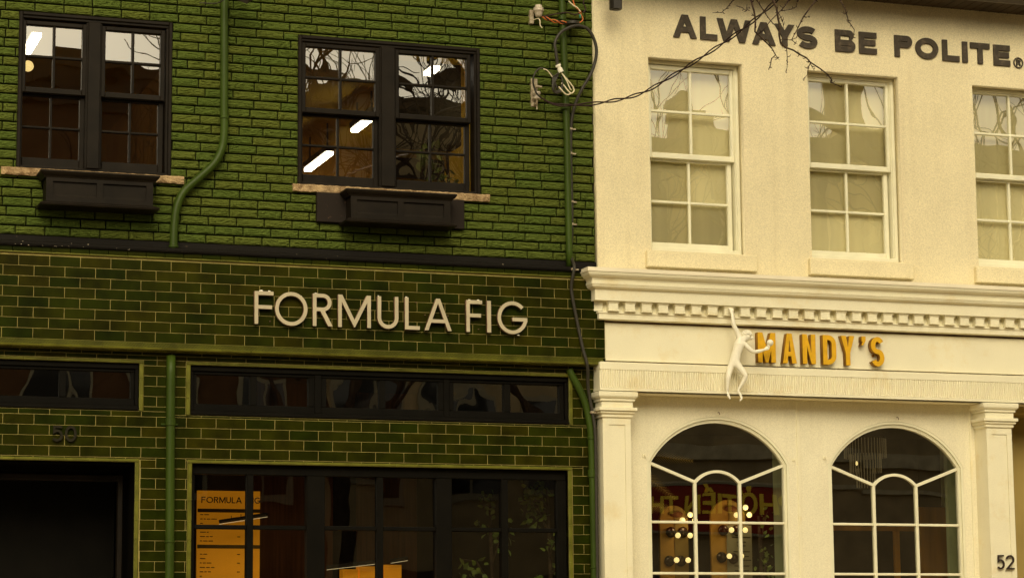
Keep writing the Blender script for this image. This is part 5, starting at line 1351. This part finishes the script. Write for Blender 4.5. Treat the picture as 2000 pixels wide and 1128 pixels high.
# crown above: recursive bare branches, seen as reflections and from other places
def grow(p, d_, ln, r_, depth):
    if depth == 0 or r_ < .0025: return
    n = 4; pts = [p]; q = Vector(p); dd = Vector(d_)
    for i in range(n):
        dd = (dd+Vector((rnd.uniform(-.28, .28), rnd.uniform(-.28, .28), rnd.uniform(-.2, .26)))).normalized(); q = q+dd*ln/n
        if q.z < 6.95+max(0, q.x)*0.03: dd.z = abs(dd.z)+.25; q.z = max(q.z, 6.9)
        pts.append(q.copy())
    tw.tube(pts, [r_*(1-.4*k/n) for k in range(n+1)], 5 if r_ < .02 else 8, caps=False)
    for i in range(2 if depth > 2 else 3):
        k = rnd.randint(2, n); s = (dd+Vector((rnd.uniform(-1, 1), rnd.uniform(-1, 1), rnd.uniform(-.6, .8)))*.85).normalized()
        grow(pts[k], s, ln*rnd.uniform(.6, .85), r_*.58, depth-1)
for st, dr_, l in ((main[23], (-1, .1, .45), 2.6), (main[18], (-.2, .6, .3), 1.6), (main[6], (.5, .3, .5), 1.6), (main[12], (-.6, -.5, .8), 2.2), (main[14], (-.5, .5, .7), 1.8), (main[20], (-1, .3, .5), 2.4), (main[8], (.4, -.3, 1), 2.2), (main[22], (-1, -.5, .6), 2.3), (main[16], (.1, .3, 1), 1.8), (main[10], (.9, .2, .8), 2.0)):
    grow(tuple(st), Vector(dr_).normalized(), l, .045, 5)
tw.build('branches', M['bark'], TR, smooth=True, fix=False)
b = MB(); b.tube(smooth_path([(5.65, -4.1, 0), (5.62, -4.1, 1.5), (5.58, -4.12, 3.2), (5.6, -4.1, 4.65)], 5), [.19-.004*k for k in range(16)], 14); b.build('trunk', M['bark'], TR, smooth=True)

def bare_tree(x, y, h, label, seed, r0_=.16):
    rn = random.Random(seed); t = empty('street_tree', (x, y, 0), label, 'tree', 'bare trees on the far pavement')
    b = MB()
    def br(p, d_, ln, r_, dep):
        pts = [p]; q = Vector(p); dd = Vector(d_)
        for i in range(4):
            dd = (dd+Vector((rn.uniform(-.3, .3), rn.uniform(-.3, .3), rn.uniform(-.15, .25)))).normalized(); q = q+dd*ln/4; pts.append(q.copy())
        b.tube(pts, [r_*(1-.42*k/4) for k in range(5)], 5 if r_ < .03 else 8, caps=False)
        if dep == 0: return
        for i in range(3 if dep > 1 else 4):
            k = rn.randint(2, 4); s = (dd+Vector((rn.uniform(-1, 1), rn.uniform(-.8, .8), rn.uniform(-.4, .7)))*.9).normalized()
            br(pts[k], s, ln*rn.uniform(.6, .85), r_*.56, dep-1)
    top = Vector((x+rn.uniform(-.2, .2), y, h*.36))
    for i in range(5):
        a = i*1.26+rn.uniform(-.3, .3); br(tuple(top), Vector((math.cos(a)*.8, math.sin(a)*.5, 1)).normalized(), h*.27, r0_*.6, 4)
    b.build('crown', M['bark'], t, fix=False)
    b = MB(); b.tube([(x, y, 0), (x+.05, y, h*.18), tuple(top+Vector((0, 0, .05)))], [r0_*1.3, r0_, r0_*.85], 12); b.build('trunk', M['bark'], t, smooth=True)
bare_tree(2.6, -19.4, 13.5, 'bare tree on the far pavement opposite the green shop', 5)
bare_tree(6.7, -19.5, 14, 'bare tree on the far pavement opposite the first cream window', 6)
bare_tree(17.3, -19.4, 14, 'bare tree on the far pavement opposite the right cream windows', 8)
# =================================================================== ACROSS THE STREET (seen in the reflections)
OY = -23.0
def opp(x0, x1, h, m, nwin, label, floors=(4.9, 8.4), shop=True, wm=None, chim=(), belt=None):
    t = empty('opposite_building', ((x0+x1)/2, OY, 0), label, 'building')
    b = MB(); b.box(x0, x1, OY-9, OY, 0, h); b.build('wall', m, t)
    b = MB(); b.box(x0+.02, x1-.02, OY+.001, OY+.28, h-.35, h+.02); b.box(x0+.02, x1-.02, OY+.001, OY+.14, h-.6, h-.36); b.build('cornice', wm or M['oppdark'], t)
    for zf in floors:
        for k in range(nwin):
            c = x0+(x1-x0)*(k+.5)/nwin; ww, hh = .55, 1.9
            f = MB(); f.box(c-ww-.09, c+ww+.09, OY+.001, OY+.06, zf-.12, zf+hh+.12); fo = f.build('window', M['oppwhite'], t)
            f = MB(); f.box(c-ww, c-.03, OY+.061, OY+.07, zf, zf+hh/2-.03); f.box(c+.03, c+ww, OY+.061, OY+.07, zf, zf+hh/2-.03); f.box(c-ww, c-.03, OY+.061, OY+.07, zf+hh/2+.03, zf+hh); f.box(c+.03, c+ww, OY+.061, OY+.07, zf+hh/2+.03, zf+hh)
            f.build('pane', M['oppglass'], fo)
    if shop:
        f = MB(); f.box(x0+.3, x1-.3, OY+.001, OY+.08, .5, 3.3); fo = f.build('shop_window', M['oppdark'], t)
        f = MB(); n = 4
        for k in range(n): a = x0+.4+(x1-x0-.8)*k/n; f.box(a, a+(x1-x0-.8)/n-.1, OY+.081, OY+.09, .6, 3.15)
        f.build('pane', M['oppglass'], fo)
    if belt:
        f = MB(); f.box(x0+.02, x1-.02, OY+.001, OY+.16, belt, belt+.28); f.box(x0+.02, x1-.02, OY+.001, OY+.10, belt-.5, belt-.42); f.build('belt_course', M['beltstone'], t)
    for cx_, hh in chim:
        f = MB(); f.box(cx_-.30, cx_+.30, OY-1.6, OY-.9, h+.001, h+hh); f.box(cx_-.36, cx_+.36, OY-1.66, OY-.84, h+hh-.2, h+hh-.08); f.build('chimney', M['oppbrick'], t)
opp(-16, -9.2, 10.6, M['oppdark'], 3, 'low dark brick building farthest left across the street')
opp(-9.2, -2.6, 12.3, M['oppbrick'], 3, 'red brown brick building across the street facing the green shop', chim=((-4.4, 1.3),))
opp(-2.6, 3.2, 12.25, M['oppbrick'], 3, 'red brick building with pale windows across the street from the green shop')
opp(3.2, 8.8, 12.35, M['oppbuff'], 3, 'buff building across the street between the red brick and the restaurant')
opp(8.8, 14.0, 11.7, M['oppbuff'], 3, 'buff rendered building with the red restaurant sign across the street', chim=((10.9, 0.9),), floors=(6.4, 9.4), belt=5.5)
opp(14.0, 21, 12.1, M['oppbuff'], 3, 'tall buff building right of the restaurant across the street', chim=((14.6, 1.8),), floors=(6.4, 9.4), belt=5.4)
opp(21, 30, 11.2, M['oppbrick'], 4, 'wide brick building farthest right across the street')
for k, (x0_, x1_, h_, m_, lab) in enumerate(((-14, -7.22, 7.6, 'oppdark', 'plain dark brick neighbour left of the green shop'), (4.97, 12, 8.0, 'oppbrick', 'plain brick neighbour right of the cream building'))):
    t = empty('neighbour_building', ((x0_+x1_)/2, 0, 0), lab, 'building')
    b = MB(); b.box(x0_, x1_, 0.02, 9, 0, h_); b.build('wall', M[m_], t)
    for kk in range(3):
        c = x0_+(x1_-x0_)*(kk+.5)/3; f = MB(); f.box(c-.5, c+.5, -.03, .0195, 4.8, 6.4); fo = f.build('window', M['oppwhite'], t); f = MB(); f.box(c-.42, c+.42, -.036, -.031, 4.88, 6.32); f.build('pane', M['oppglass'], fo)
# restaurant sign
t = empty('restaurant_sign', (10.9, OY+.2, 4.1), 'red signboard with yellow letters across the street, seen mirrored in the arched window', 'sign')
b = MB(); b.box(8.95, 13.0, OY+.1, OY+.26, 4.10, 4.98); b.build('panel', M['signred'], t)
b = MB(); b.box(8.93, 13.02, OY+.09, OY+.29, 4.985, 5.03); b.box(8.93, 13.02, OY+.09, OY+.29, 4.05, 4.095); b.build('rim', M['oppwhite'], t)
def text3d(s, x, y, z, size, m, par, off=0.0, name='lettering'):
    cu = bpy.data.curves.new(name, 'FONT'); cu.body = s; cu.size = size; cu.extrude = .015; cu.align_x = 'LEFT'; cu.offset = off
    o = bpy.data.objects.new(name, cu); COL.objects.link(o); dg = bpy.context.evaluated_depsgraph_get()
    me = bpy.data.meshes.new_from_object(o.evaluated_get(dg)); bpy.data.objects.remove(o)
    me.transform(Matrix(((-1, 0, 0, x), (0, 0, 1, y), (0, 1, 0, z), (0, 0, 0, 1)))); me.materials.clear()
    return link(name, me, m, par)
text3d('PHỞ', 12.48, OY+.285, 4.42, .60, M['signyellow'], t, .012)
text3d('TIẾN THÀNH', 11.20, OY+.285, 4.48, .45, M['signyellow'], t, .010)
